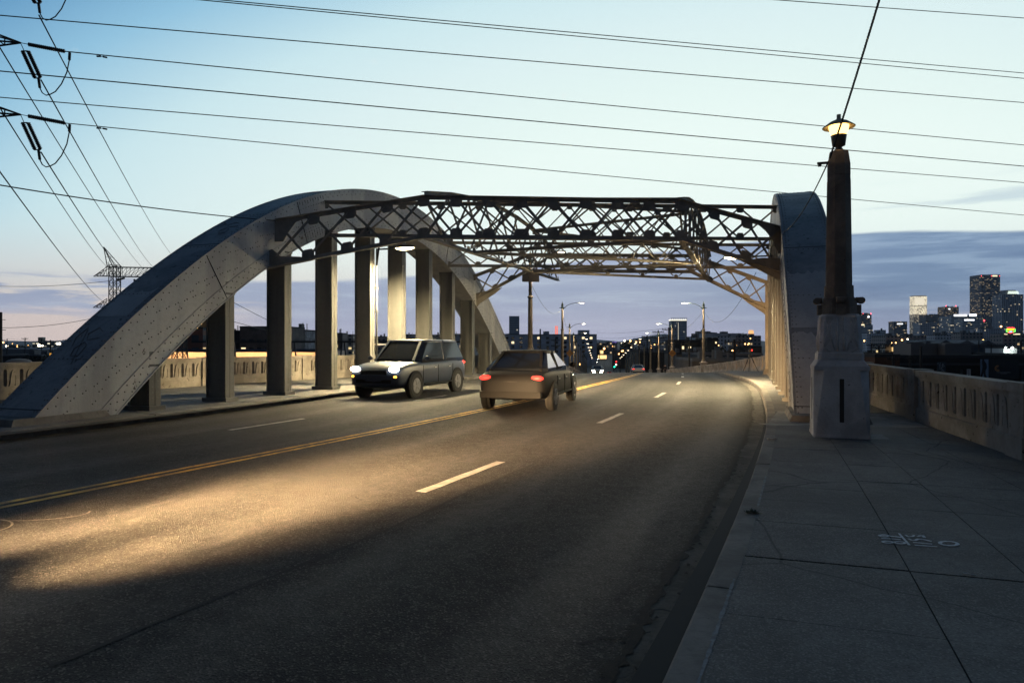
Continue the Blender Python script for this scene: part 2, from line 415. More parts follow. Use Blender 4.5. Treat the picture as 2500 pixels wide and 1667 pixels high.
CEN = curve([(-14, -15.6), (0, -8.75), (7.06, -5.3), (13.8, -2.1), (22.3, 1.5), (35, 6.0), (50, 9.5), (65, 12.1), (80, 14.15), (120, 18.7), (300, 41.2), (900, 116)])
KER = curve([(-14, -7.3), (-5, -3.1), (0, -.78), (3.2, .67), (7.11, 2.39), (13.4, 4.97), (19, 7.0), (25.9, 9.25), (32.7, 10.85), (38, 12.0), (50, 15.2), (65, 18.3), (80, 20.5), (120, 25.0), (300, 47.5), (900, 122.3)])
KEL = curve([(-14, -22), (0, -15.2), (7, -11.5), (13.8, -8.3), (22, -5.35), (30, -2.55), (38, -.2), (50, 3.6), (65, 6.2), (80, 7.9), (120, 12.4), (300, 34.9), (900, 109.7)])
WAR = curve([(-14, .8), (0, 4.57), (9.5, 7.14), (18.7, 9.62), (30, 12.67), (50, 17.95), (65, 20.6), (80, 22.4), (120, 26.9), (300, 49.5)])
WAL = curve([(-14, -25), (0, -20.5), (8, -18.0), (14, -16.0), (19, -14.1), (24, -11.6), (32, -7.0), (38.5, -2.8), (45, .4), (58, 3.3), (80, 5.95), (120, 10.5), (300, 33)])
def zr(Y):
    if Y <= 25: return 0.0
    if Y <= 55: return -.055 / 60 * (Y - 25) ** 2
    z = -.825 - .055 * (Y - 55)
    return max(z, -14.9)
KH = .15
# ---------------------------------------------------------------- ground, road, pavements
def frange(a, b, st):
    n = max(1, int(round((b - a) / st))); return [a + (b - a) * i / n for i in range(n + 1)]
gm = MB(); gm.add([(-9000, -60, -15), (9000, -60, -15), (9000, 14000, -15), (-9000, 14000, -15)], [(0, 1, 2, 3)])
structure('ground', gm, GROUND)
YS = frange(-12, 60, 1.0) + frange(64, 130, 4)[0:] + frange(140, 900, 20)
YS = sorted(set(round(y, 3) for y in YS))
rm = MB(); L = []; Q = []
vs = []; fs = []
NX = 8
for Y in YS:
    a, b = KEL(Y), KER(Y)
    for k in range(NX + 1):
        t = k / NX; x = a + (b - a) * t; vs.append((x, Y, zr(Y) + .05 * (1 - (2 * t - 1) ** 2) * (1 if Y < 130 else 0)))
for i in range(len(YS) - 1):
    for k in range(NX):
        o = i * (NX + 1) + k; fs.append((o, o + 1, o + NX + 2, o + NX + 1))
rm.add(vs, fs, True); ro = structure('road', rm, ASPHALT)
uv = ro.data.uv_layers.new(name='lane')
for lp in ro.data.loops:
    i = lp.vertex_index; uv.data[lp.index].uv = ((i % (NX + 1)) / NX, YS[i // (NX + 1)])
def rz(X, Y):
    a, b = KEL(Y), KER(Y); t = (X - a) / (b - a); k = t * NX; 
    i = min(NX - 1, max(0, int(k))); g = lambda q: .05 * (1 - (2 * q / NX - 1) ** 2)
    return zr(Y) + (g(i) * (1 - (k - i)) + g(i + 1) * (k - i) if Y < 130 else 0)
def road_strip(name, fX, Y0, Y1, w, m, lift=.006, ragged=0.0, step=.5, mb=None):
    mb = mb or MB(); Ls = []; Rs = []
    for Y in frange(Y0, Y1, step):
        X = fX(Y); d = (fX(Y + .1) - fX(Y - .1)) / .2; n = Vector((1, -d, 0)).normalized()
        wl = w / 2 * (1 + ragged * random.uniform(-1, 1)); wr = w / 2 * (1 + ragged * random.uniform(-1, 1))
        a = Vector((X, Y, 0)) - n * wl; b = Vector((X, Y, 0)) + n * wr
        a.z = rz(a.x, a.y) + lift; b.z = rz(b.x, b.y) + lift; Ls.append(a); Rs.append(b)
    mb.ribbon(Ls, Rs); return mb
mk = MB()
road_strip('', lambda Y: CEN(Y) - .11, -12, 70, .10, None, .006, .12, .33, mk)
road_strip('', lambda Y: CEN(Y) + .11, -12, 70, .10, None, .006, .12, .33, mk)
structure('road_marking', mk, YELLOW_PAINT)
wm = MB()
DASH = lambda Y: CEN(Y) + (KER(Y) - CEN(Y)) * .515
DASL = lambda Y: CEN(Y) - (CEN(Y) - KEL(Y)) * .5
for k in range(-2, 9):
    Yc = 8.75 + 6.55 * k
    if Yc < 62: road_strip('', DASH, Yc - 1.0, Yc + .95, .13, None, .006, .1, .2, wm)
for k in range(0, 8):
    Yc = 14.2 + 6.55 * k
    road_strip('', DASL, Yc - 1.0, Yc + .95, .13, None, .006, .1, .2, wm)
structure('road_marking', wm, WHITE_PAINT)
tm = MB()   # tar seams and cracks
road_strip('', lambda Y: DASH(Y) + .55 + .04 * math.sin(Y * 1.3), 3.6, 9.6, .035, None, .005, .8, .12, tm)
road_strip('', lambda Y: DASH(Y) - .9 - .035 * (Y - 18) + .05 * math.sin(Y * .7), 17, 30, .03, None, .005, .7, .3, tm)
for px, py, l, an in ((1650, 1012, .7, .4), (1405, 1245, .3, 1.2), (870, 1225, .28, 2.1), (600, 1180, .35, 2.3), (120, 1232, .7, 2.6), (1180, 1330, .5, .2), (1250, 1420, .4, .3), (1700, 1500, .6, 2.9), (1500, 1560, .5, .3)):
    p = at(px, py, EYE * F / (py - 833.5)); q = []
    for i in range(9):
        t = i / 8 - .5; q.append(Vector((p.x + math.cos(an) * l * t + random.uniform(-.02, .02), p.y + math.sin(an) * l * t + random.uniform(-.02, .02), 0)))
    for v in q: v.z = rz(v.x, v.y) + .005
    n = Vector((-math.sin(an), math.cos(an), 0)); 
    ws = [random.uniform(.002, .014) for _ in q]
    tm.ribbon([v - n * w for v, w in zip(q, ws)], [v + n * w for v, w in zip(q, ws)])
structure('road_crack', tm, JOINT)
ch = MB()   # faint chalk arcs by the centre line
def arc(cx, cy, rx, ry, a0, a1, w):
    Ls = []; Rs = []
    for i in range(25):
        a = a0 + (a1 - a0) * i / 24
        for k, lst in ((-1, Ls), (1, Rs)):
            x = cx + (rx + k * w / 2) * math.cos(a); y = cy + (ry + k * w / 2) * math.sin(a); lst.append(Vector((x, y, rz(x, y) + .005)))
    ch.ribbon(Ls, Rs)
arc(-4.75, 6.75, .55, .28, R(180), R(380), .02); arc(-5.1, 6.2, .5, .35, R(-60), R(70), .02)
structure('road_marking', ch, mat('chalk', (.20, .18, .15), .9, 0, .5, 20))

# gutter: a concrete strip along the right kerb with a ragged line of dirt where the asphalt starts
g = MB(); road_strip('', lambda Y: KER(Y) - .16, -12, 90, .32, None, .004, 0, .5, g); structure('gutter', g, GUTTER)
g = MB(); road_strip('', lambda Y: KEL(Y) + .16, -12, 90, .32, None, .004, 0, 1, g); structure('gutter', g, GUTTER)
g = MB()
road_strip('', lambda Y: KER(Y) - .335 + .02 * math.sin(Y * 2.2), -3, 46, .075, None, .009, .85, .045, g)
road_strip('', lambda Y: KER(Y) - .02, -3, 46, .04, None, .008, .8, .06, g)
for _ in range(420):
    Y = random.uniform(1.5, 34); x = KER(Y) - abs(random.gauss(.12, .16)) - .02; r = random.uniform(.004, .018) * (1.6 if random.random() < .1 else 1)
    g.add([(x + r * random.uniform(.6, 1.3) * math.cos(a), Y + r * random.uniform(.6, 2.2) * math.sin(a), rz(x, Y) + .011 + random.uniform(0, .006)) for a in [k * 1.047 for k in range(6)]], [(0, 1, 2, 3, 4, 5)])
tag(g.build('dirt', DIRT), 'dark ragged line of dirt and leaves along the right gutter', 'dirt', kind='stuff')

# a few darker resurfaced patches
pm = MB()
for Yc, f, l, w in ((27.0, .30, 4.0, 1.2), (33, .8, 3, 1.0)):
    road_strip('', lambda Y: KEL(Y) + (KER(Y) - KEL(Y)) * f, Yc - l / 2, Yc + l / 2, w, None, .0045, .05, .2, pm)
structure('road_patch', pm, mat('patch_asphalt', (.024, .023, .023), .85, 0, .4, 14, .6, 70))

def kerb(name, fX, side):
    mb = MB(); w = .20; Y = -12.0; ys = []
    while Y < 118: ys.append(Y); Y += 1.5 if Y < 60 else 6
    for a, b in zip(ys[:-1], ys[1:]):
        gap = .006; sub = frange(a + gap, b - gap, .5); prof = []
        jz = random.uniform(-.004, .004); jx = random.uniform(-.005, .005)
        for Yy in sub:
            d = (fX(Yy + .1) - fX(Yy - .1)) / .2; n = Vector((1, -d, 0)).normalized() * side
            p = Vector((fX(Yy) + jx, Yy, zr(Yy)))
            prof.append([p + Vector((0, 0, -.1)), p + n * .012 + Vector((0, 0, KH - .03 + jz)), p + n * .035 + Vector((0, 0, KH - .004 + jz)), p + n * w + Vector((0, 0, KH + jz)), p + n * w + Vector((0, 0, -.1))])
        vs = [v for r in prof for v in r]; fs = []
        for i in range(len(prof) - 1):
            for k in range(4): fs.append((i * 5 + k, i * 5 + k + 1, (i + 1) * 5 + k + 1, (i + 1) * 5 + k))
        e = (len(prof) - 1) * 5; fs += [(0, 1, 2, 3, 4), (e, e + 1, e + 2, e + 3, e + 4)]
        mb.add(vs, fs)
    return structure(name, mb, CONC_KERB)
kerb('kerb', KER, 1); kerb('kerb', KEL, -1)

def slope_n(Y): 
    s = .335 if Y < 30 else max(.11, .335 - (Y - 30) * .0045); return Vector((1, -s, 0)).normalized()
def walk(name, fK, fW, side, stations, fr, gap0=.006):
    mb = MB(); base = MB()
    def P(Y, f):
        k = Vector((fK(Y) + side * .205, Y, 0)); n = slope_n(Y) * side; w = 3.0
        for _ in range(12): w = abs(fW(k.y + n.y * w) - k.x) / abs(n.x)
        p = k + n * (w * f); p.z = zr(p.y) + KH; return p
    for i in range(len(stations) - 1):
        ya, yb = stations[i], stations[i + 1]
        ga = .013 if abs(ya - 5.11) < .01 else gap0 / 2; gb = .013 if abs(yb - 5.11) < .01 else gap0 / 2
        for j in range(len(fr) - 1):
            fa = fr[j] + .0012; fb = fr[j + 1] - .0012
            if j == 0: fa = .002
            q = [P(ya + ga, fa), P(ya + ga, fb), P(yb - gb, fb), P(yb - gb, fa)]
            jz = [random.uniform(-.002, .002) for _ in range(4)]
            top = [v + Vector((0, 0, z)) for v, z in zip(q, jz)]; bot = [v - Vector((0, 0, .03)) for v in q]
            mb.add(top + bot, [(0, 1, 2, 3) if side > 0 else (3, 2, 1, 0), (0, 4, 5, 1), (1, 5, 6, 2), (2, 6, 7, 3), (3, 7, 4, 0)])
        q = [P(ya, -.07), P(ya, 1.15), P(yb, 1.15), P(yb, -.07)]
        base.add([v - Vector((0, 0, .022)) for v in q], [(0, 1, 2, 3)])
    o = structure(name, mb, CONC_WALK); return o, structure('pavement_bed', base, JOINT), P
ST = [-6, -5, -4, -3, -2, -1, 0, 1.0, 2.0, 3.0, 4.03, 5.11, 6.12, 6.95, 7.62, 8.15] + [9.2 + 1.08 * k for k in range(38)]
ST += [ST[-1] + 4 * k for k in range(1, 19)]
_, _, PW = walk('pavement', KER, WAR, 1, ST, [0, .27, .45, .72, 1.0])
_, _, PL = walk('pavement', KEL, WAL, -1, frange(-8, 60, 2) + frange(64, 118, 6), [0, .33, .66, 1.0])
# pale sealant in the joint behind the kerb, broken in places
sm = MB()
for a, b in ((3.0, 4.6), (6.6, 8.1)):
    Ls = []; Rs = []
    for Y in frange(a, b, .03):
        X = KER(Y) + .203; w = random.uniform(.004, .016); z = zr(Y) + KH + .004
        Ls.append((X - w + random.uniform(-.004, .004), Y, z)); Rs.append((X + w, Y, z))
    sm.ribbon(Ls, Rs)
structure('joint_sealant', sm, SEAL)
# paler patches of pavement round the post and the arch foot
pm = MB()
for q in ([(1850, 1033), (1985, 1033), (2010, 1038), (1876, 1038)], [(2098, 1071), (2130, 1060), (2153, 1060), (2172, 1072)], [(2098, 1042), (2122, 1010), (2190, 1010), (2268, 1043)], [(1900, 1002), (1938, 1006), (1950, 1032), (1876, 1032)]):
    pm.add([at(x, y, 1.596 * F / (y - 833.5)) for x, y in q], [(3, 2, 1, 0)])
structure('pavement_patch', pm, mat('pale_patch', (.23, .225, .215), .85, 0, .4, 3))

# painted survey marks on the pavement (read from the kerb side)
wm = MB()
def mark(pts, w):
    gp = []
    for zx, zy in pts:
        x = 2080 + zx / 6.533; y = 1240 + zy / 6.533; gp.append(at(x, y, 1.594 * F / (y - 833.5)))
    n = len(gp); ws = [w * random.uniform(.8, 1.15) for _ in gp]; Ls = []; Rs = []
    for i in range(n):
        t = gp[min(i + 1, n - 1)] - gp[max(i - 1, 0)]; t.z = 0; t.normalize(); b = Vector((-t.y, t.x, 0)); z = Vector((0, 0, 0))
        Ls.append(gp[i] - b * ws[i]); Rs.append(gp[i] + b * ws[i])
    for v in Ls + Rs: v.z = KH + .007
    wm.ribbon(Ls, Rs)
def ring(cx, cy, rx, ry, w, sk=0, n=22, a0=0, a1=360):
    mark([(cx + rx * math.cos(R(a0 + (a1 - a0) * i / n)) + sk * math.sin(R(a0 + (a1 - a0) * i / n)), cy + ry * math.sin(R(a0 + (a1 - a0) * i / n)) + sk * .12 * math.cos(R(a0 + (a1 - a0) * i / n))) for i in range(n + 1)], w)
ring(515, 441, 75, 15, .011, 8); mark([(580, 446), (680, 452), (785, 465)], .012)                 # 9
mark([(472, 480), (620, 488), (778, 501)], .010)                                                  # 1
ring(575, 540, 85, 15, .010, 12); ring(765, 550, 85, 17, .010, 12)                                # 8
mark([(752, 402), (830, 490), (918, 590)], .010)                                                  # slash
mark([(855, 430), (900, 455), (960, 452), (1000, 434), (1045, 450), (1090, 440), (1130, 436), (1158, 468)], .011)   # 3
mark([(905, 485), (950, 512), (1010, 512), (1060, 492), (1120, 495), (1190, 510), (1272, 530)], .011)               # 3
mark([(975, 545), (1120, 556), (1280, 572)], .010)                                                # 1
mark([(1000, 588), (1180, 600), (1362, 614)], .010)                                               # 1
ring(1545, 562, 140, 34, .014, 22)                                                                # 0
o = wm.build('painted_mark', mat('mark_paint', (.62, .66, .70), .8, 0, .35, 30))
tag(o, 'pale spray-painted survey figures 819/1133 O on the dark pavement slabs', 'painted mark')
# small litter
def litter(name, label, cat, px, py, m, size, seed, flat=False):
    rr = random.Random(seed); Y = 1.6 * F / (py - 833.5); p = at(px, py, Y); p.z = zr(Y) + KH
    mb = MB(); n = 9; prof = [(size * .5 * rr.uniform(.7, 1.1), k / 4) for k in range(5)]; vs = []; fs = []
    for r_, t in prof:
        for k in range(n):
            a = 2 * math.pi * k / n; r2 = r_ * rr.uniform(.6, 1.15) * (.35 if flat else .8)
            vs.append((p.x + (t - .5) * size * 2.2 + rr.uniform(-.2, .2) * size * .3, p.y + r2 * math.cos(a), p.z + .006 + size * .33 + r2 * .8 * math.sin(a) * (.4 if flat else 1)))
    for i in range(4):
        for k in range(n): fs.append((i * n + k, i * n + (k + 1) % n, (i + 1) * n + (k + 1) % n, (i + 1) * n + k))
    fs += [tuple(range(n))[::-1], tuple(4 * n + k for k in range(n))]
    lo = min(v[2] for v in vs); vs = [(a, b, c - lo + p.z + .004) for a, b, c in vs]
    mb.add(vs, fs); tag(mb.build(name, m), label, cat)
PAPER = mat('crumpled_paper', (.55, .53, .50), .8, 0, .3, 30)
litter('crushed_cup', 'crushed white paper cup lying on the right kerb near the concrete lamp post', 'litter', 1884, 1074, PAPER, .065, 3)
litter('paper_scrap', 'small white scrap on the pavement behind the concrete lamp post, by the balustrade', 'litter', 2176, 1034, PAPER, .04, 4)
litter('paper_scrap', 'tiny pale scrap lying alone in the middle of the pavement between kerb and lamp post', 'litter', 1954, 1137, PAPER, .02, 5, True)
Y0 = 1.6 * F / (1405 - 833.5); p = at(2366, 1405, Y0)
mb = MB(); mb.tube([Vector((p.x - .035, p.y + .02, KH + .01)), Vector((p.x + .035, p.y - .02, KH + .01))], .005, 8)
tag(mb.build('cigarette_end', PAPER), 'white cigarette end on the pavement slabs at the right', 'litter')
mb = MB(); Y0 = 1.6 * F / (1253 - 833.5); p = at(1836, 1253, Y0)
for _ in range(90):
    a = random.uniform(0, 6.28); l = random.uniform(.02, .085); e = random.uniform(.15, 1.0)
    q = Vector((p.x + random.uniform(-.05, .05), p.y + random.uniform(-.02, .02), KH)); d = Vector((math.cos(a) * math.cos(e), math.sin(a) * math.cos(e), math.sin(e) * .7)) * l
    b = Vector((-math.sin(a), math.cos(a), 0)) * .006
    mb.add([q, q + d * .6 + b, q + d, q + d * .6 - b], [(0, 1, 2, 3)])
tag(mb.build('weed', mat('weed_leaf', (.035, .045, .02), .8)), 'small dark weed growing in the joint behind the right kerb', 'weed')

# ---------------------------------------------------------------- balustrades
def curve_mesh(outer, holes, ext):
    cu = bpy.data.curves.new('tmp', 'CURVE'); cu.dimensions = '2D'; cu.fill_mode = 'BOTH'; cu.extrude = ext
    for loop in [outer] + holes:
        sp = cu.splines.new('POLY'); sp.points.add(len(loop) - 1); sp.use_cyclic_u = True
        for p, (x, y) in zip(sp.points, loop): p.co = (x, y, 0, 1)
    o = bpy.data.objects.new('tmp', cu); COL.objects.link(o)
    dg = bpy.context.evaluated_depsgraph_get(); me = bpy.data.meshes.new_from_object(o.evaluated_get(dg))
    vs = [tuple(v.co) for v in me.vertices]; fs = [tuple(p.vertices) for p in me.polygons]
    bpy.data.objects.remove(o); bpy.data.curves.remove(cu); bpy.data.meshes.remove(me)
    return vs, fs
PLEN = 4.30; MOD = .43
def slot(x, z0, z1, w):
    r = w / 2; n = 6
    return [(x + r * math.cos(math.pi * k / n), z1 - r + r * math.sin(math.pi * k / n)) for k in range(n + 1)] + [(x + r * math.cos(math.pi + math.pi * k / n), z0 + r + r * math.sin(math.pi + math.pi * k / n)) for k in range(n + 1)]
def groove(x):
    ctr = [(x + .085, .36), (x + .105, .42), (x + .118, .55), (x + .135, .68), (x + .16, .77), (x + .205, .815)]; ws = [.012, .020, .022, .020, .016, .006]
    return [(a - w, b) for (a, b), w in zip(ctr, ws)] + [(a + w, b - .01) for (a, b), w in zip(ctr[::-1], ws[::-1])]
def panel_mb(side):
    """x along the wall, +y*side is the pavement face"""
    out = [(0, .26), (PLEN, .26), (PLEN, .90), (0, .90)]; sl = []; gr = []; ln = []
    for k in range(10):
        x = .10 + MOD * k; sl.append(slot(x, .345, .83, .095)); gr.append(groove(x)); ln.append([(x + .262, .37), (x + .278, .37), (x + .278, .66), (x + .262, .66)])
    mb = MB()
    vs, fs = curve_mesh(out, sl + gr + ln, .022); mb.add([(a, side * (.078 - c if side > 0 else .078 + c), b) for a, b, c in vs], fs)
    vs, fs = curve_mesh(out, sl, .075); mb.add([(a, side * (-.02) + c, b) for a, b, c in vs], fs)
    mb.box((PLEN / 2, side * .01, .10), (PLEN, .29, .32)); mb.box((PLEN / 2, side * .01, .262), (PLEN, .262, .03))
    mb.box((PLEN / 2, 0, .955), (PLEN, .30, .115)); mb.box((PLEN / 2, 0, .893), (PLEN, .25, .03))
    return mb
def pier_mb():
    mb = MB(); mb.box((.225, 0, .12), (.52, .40, .36)); mb.box((.225, 0, .61), (.44, .33, .66)); mb.box((.225, 0, .972), (.50, .36, .13)); return mb
def balustrade(name, label, fW, side, Ys, Y0, Y1):
    th = thing(name, label, 'balustrade', (fW(14), 14, zr(14) + KH))
    ys = [Y0]; st = .02
    # walk the wall line at even arc length, keeping a pier at Ys
    def adv(Y, d):
        s = 0; sg = 1 if d > 0 else -1
        while s < abs(d):
            s += math.hypot(st, fW(Y + sg * st) - fW(Y)); Y += sg * st
        return Y
    pts = [Ys]
    while pts[-1] < Y1: pts.append(adv(pts[-1], PLEN + .45))
    while pts[0] > Y0: pts.insert(0, adv(pts[0], -(PLEN + .45)))
    pm = panel_mb(side); pi = pier_mb(); pme = qme = None
    for a, b in zip(pts[:-1], pts[1:]):
        A = Vector((fW(a), a, zr(a) + KH)); B = Vector((fW(b), b, zr(b) + KH)); d = (B - A); yaw = math.atan2(d.y, d.x); pit = math.atan2(d.z, math.hypot(d.x, d.y)); d.normalize()
        if pme is None:
            o = pi.build('pier', CONC_PALE, th, True); pme = o.data; q = pm.build('panel', CONC_PALE, th, True); qme = q.data
        else:
            o = bpy.data.objects.new('pier', pme); q = bpy.data.objects.new('panel', qme)
            for e in (o, q): COL.objects.link(e); e.parent = th
        for e, pos in ((o, A), (q, A + d * .45)):
            e.location = pos - th.location; e.rotation_euler = (0, -pit, yaw)
    return th
balustrade('balustrade', 'pale concrete balustrade with slots along the right pavement', WAR, 1, 13.75, -4, 120)
balustrade('balustrade', 'pale concrete balustrade with slots behind the left arch', WAL, -1, 16.0, 2, 120)
# ---------------------------------------------------------------- the steel arch bridge
SL = .348; UX = Vector((SL, 1, 0)).normalized(); NR = Vector((UX.y, -UX.x, 0))
KA = .0385
bridge = thing('arch_bridge', 'riveted grey steel arch bridge whose twin ribs and lattice struts span the road', 'bridge', (0, 27, 0))
RIVET = mat('rivet_steel', (.13, .125, .12), .6)
def rib_z(Y, Y0): return EYE + 5.65 - KA * (Y - Y0) ** 2
def rib_frame(Y, c, Y0):
    sl = -2 * KA * (Y - Y0) / math.hypot(1, SL); ph = math.atan(sl)
    T = UX * math.cos(ph) + Vector((0, 0, math.sin(ph))); Nn = -UX * math.sin(ph) + Vector((0, 0, math.cos(ph)))
    return Vector((SL * Y + c, Y, rib_z(Y, Y0))), T, Nn
def arch_rib(c, out, Y0, left):
    prof = [(-.03, .03), (1.23, .03), (1.23, 0), (1.2, 0), (1.2, -1.30), (1.23, -1.30), (1.23, -1.33), (-.04, -1.33), (-.04, -1.30), (-.016, -1.30), (-.016, -.97), (0, -.97), (0, -.21), (-.012, -.21), (-.012, 0), (-.03, 0)]
    n = len(prof); mb = MB(); vs = []; fs = []; ys = frange(Y0 - 14.5, Y0 + 14.5, .3)
    for Y in ys:
        P, T, Nn = rib_frame(Y, c, Y0)
        for a, b in prof: vs.append(P + out * a + Nn * b)
    for i in range(len(ys) - 1):
        for k in range(n): fs.append((i * n + k, i * n + (k + 1) % n, (i + 1) * n + (k + 1) % n, (i + 1) * n + k))
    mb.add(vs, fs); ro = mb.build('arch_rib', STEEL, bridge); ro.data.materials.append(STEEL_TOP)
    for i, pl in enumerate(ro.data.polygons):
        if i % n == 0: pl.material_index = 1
    rv = MB(); rnd = random.Random(5 if left else 6)
    # arc-length stations
    st = []; Y = Y0 - 14.1
    while Y < Y0 + 14.1:
        st.append(Y); Y += .145 / math.hypot(math.hypot(1, SL), 2 * KA * (Y - Y0))
    splices = [Y0 - 5.3, Y0 + 5.3] if left else []
    for i, Y in enumerate(st):
        P, T, Nn = rib_frame(Y, c, Y0)
        def riv(a, b, r=.019): rv.dome(P + out * a + Nn * b, -out, r)
        if left or Y < Y0 - 3:
            riv(-.012, -.055 if i % 2 else -.15)
            for b in (-1.03, -1.12, -1.23):
                if (i + int(b * 100)) % 2: riv(-.016, b + (.012 if i % 4 < 2 else -.012))
        if left:
            ph = (i * .145 / 2.9) % 1.0; tri = abs(2 * ph - 1)
            if i % 2 == 0:
                for b in (-.32 - .42 * tri, -.80 + .36 * tri): riv(0, b + rnd.uniform(-.01, .01), .0185); rv.dome(P + T * .09 + Nn * (b - .012), -out, .0185)
            for s_ in splices:
                if abs(Y - s_) < .62:
                    for b in frange(-.27, -.92, .082): riv(0, b, .016)
                    for b in (-.08, -.11, -1.0, -1.08, -1.15, -1.2): riv(-.016, b, .016)
        for a in (.05, .13, 1.07, 1.15):
            if (i + (a in (.13, 1.07))) % 2 or a in (.05, 1.15): rv.dome(P + out * a + Nn * .03, Nn, .021)
        if i % 16 == 0:
            for a in frange(.22, .98, .125): rv.dome(P + out * a + Nn * .03, Nn, .021)
    rv.build('rivets', RIVET, ro)
    seam = MB()
    for Y in ([Y0 - 9.45, Y0 - 5.95, Y0 + 4.7] if left else []):
        P, T, Nn = rib_frame(Y, c, Y0); seam = MB(); seam.bar(P + Nn * -.02 - out * .017, P + Nn * -1.3 - out * .017, .018, .012, T); seam.build('seam', DARK, ro)
    for Y in frange(Y0 - 13.5, Y0 + 13.5, 4.5):
        P, T, Nn = rib_frame(Y, c, Y0); seam = MB(); seam.bar(P + Nn * .032 - out * .02, P + Nn * .032 + out * 1.22, .02, .008, Nn); seam.build('seam', DARK, ro)
    # base plinth
    for sgn, Yf in ((-1, Y0 - 13.86), (1, Y0 + 13.86)):
        P, T, Nn = rib_frame(Yf, c, Y0); b = MB(); cc = P + out * .6; cc.z = zr(Yf) + KH + .06
        cc += UX * (.75 if sgn < 0 else -.75)
        b.box(cc, (2.1, 1.5, .13), (UX, out, Vector((0, 0, 1))), .93); b.build('arch_foot', CONC_KERB, bridge)
    return ro
rib_left = arch_rib(-13.9, -NR, 26.9, True)
rib_right = arch_rib(.95, NR, 27.7, False)
# lighter repainted areas on the back of the right rib, and one on the left
REPAINT = mat('repaint_grey', (.36, .37, .38), .6, 0, .3, 1.2, .2, 30, (.29, .30, .31), streak=True)
def repaint(ro, c, out, Y0, ztop, zbot, a0, a1, dz):
    rr = random.Random(int(ztop * 100)); k = MB(); N_ = 14
    def Yof(z): return Y0 - math.sqrt(max(0, (EYE + 5.65 - z) / KA))
    cols = []
    for i in range(N_ + 1):
        a = a0 + (a1 - a0) * i / N_; zt = ztop + rr.choice((0, 0, dz, dz * .4)); col = []
        for j in range(9):
            P, T, Nn = rib_frame(Yof(zt + (zbot - zt) * j / 8), c, Y0); col.append(P + out * a + Nn * .034)
        cols.append(col)
    vs = [v for col in cols for v in col]; k.add(vs, [(i * 9 + j, i * 9 + j + 1, i * 9 + 10 + j, i * 9 + 9 + j) for i in range(N_) for j in range(8)])
    k.build('repainted_area', REPAINT, ro)
repaint(rib_right, .95, NR, 27.7, 3.45, 2.05, .02, 1.18, .10)
repaint(rib_right, .95, NR, 27.7, 1.95, .25, .02, 1.18, -.12)
repaint(rib_left, -13.9, -NR, 26.9, 2.9, 2.3, .15, 1.1, .12)
# scratched tags on the left rib
def on_top(Y, a): P, T, Nn = rib_frame(Y, -13.9, 26.9); return P - NR * a + Nn * .034, Nn
for strokes in ([(-.1, .3), (.12, .35), (.2, .5), (.05, .62), (-.12, .5), (-.1, .3)], [(.3, .2), (.25, .5), (.4, .66), (.55, .5), (.45, .3)], [(-.3, .25), (.5, .8)], [(.1, .75), (.3, .9), (.55, .85)]):
    for (Ya, A) in ((14.55, .1), (18.6, .1), (22.6, .2)):
        Ls = []; Rs = []
        for (t, a) in strokes:
            p, Nn = on_top(Ya + t * (1 if Ya < 20 else 1.5), A + a); w = random.uniform(.006, .02); Ls.append(p - NR * w + UX * w); Rs.append(p + NR * w - UX * w)
        tagm = MB(); tagm.ribbon(Ls, Rs); tagm.build('graffiti_tag', DARK, rib_left)

# columns under the ribs
def column(Y, c, out, Y0, riv=True, w=.65):
    x0 = SL * Y + c; P = Vector((x0, Y, 0)); zb = zr(Y) + KH - .02
    sl = abs(2 * KA * (Y - Y0)); zt = rib_z(Y, Y0) - 1.33 * math.hypot(1, sl) + .25 + .25 * sl
    if zt - zb < .5: return
    mb = MB(); mid = P + out * (w / 2); mid.z = (zb + zt) / 2; ax = (out, UX, Vector((0, 0, 1))); h = zt - zb
    mb.box(mid, (w - .05, .22, h), ax)
    for a in (.014, w - .014):
        for s_ in (-1, 1):
            q = P + out * a + UX * s_ * .085; q.z = mid.z; mb.box(q, (.028, .155, h), ax)
    q = P + out * (w / 2); q.z = zb + .06; mb.box(q, (w + .16, .46, .12), ax)
    q.z = zt - .32; mb.box(q + Vector((0, 0, 0)), (w + .05, .34, .05), ax)
    o = mb.build('column', STEEL_COL, bridge)
    r = MB(); z = zb + .25
    while z < zt - .35:
        for a in (.09, w - .09): r.dome(Vector((P.x, P.y, z)) + out * a - UX * .112, -UX, .017)
        for s_ in (-1, 1): r.dome(Vector((P.x, P.y, z + .05)) + UX * s_ * .08, -out, .015)
        z += .13
    r.build('rivets', RIVET, o)
for k in range(-1, 10): column(18.26 + 2.3 * k, -13.9, -NR, 26.9)
for k in range(-1, 9): column(18.4 + 2.3 * k, .95, NR, 27.7)
# big end columns of the right-hand portal
pc = MB(); P = Vector((SL * 35.3 + .78, 35.3, 0)) + NR * .45
pc.box(P + Vector((0, 0, 2.3)), (.85, .6, 4.6), (NR, UX, Vector((0, 0, 1)))); pc.build('end_column', STEEL_TRUSS, bridge)
pc = MB(); pc.box(P + Vector((0, 0, .1)), (1.15, .95, .5), (NR, UX, Vector((0, 0, 1))), .85); pc.build('column_base', CONC_KERB, bridge)

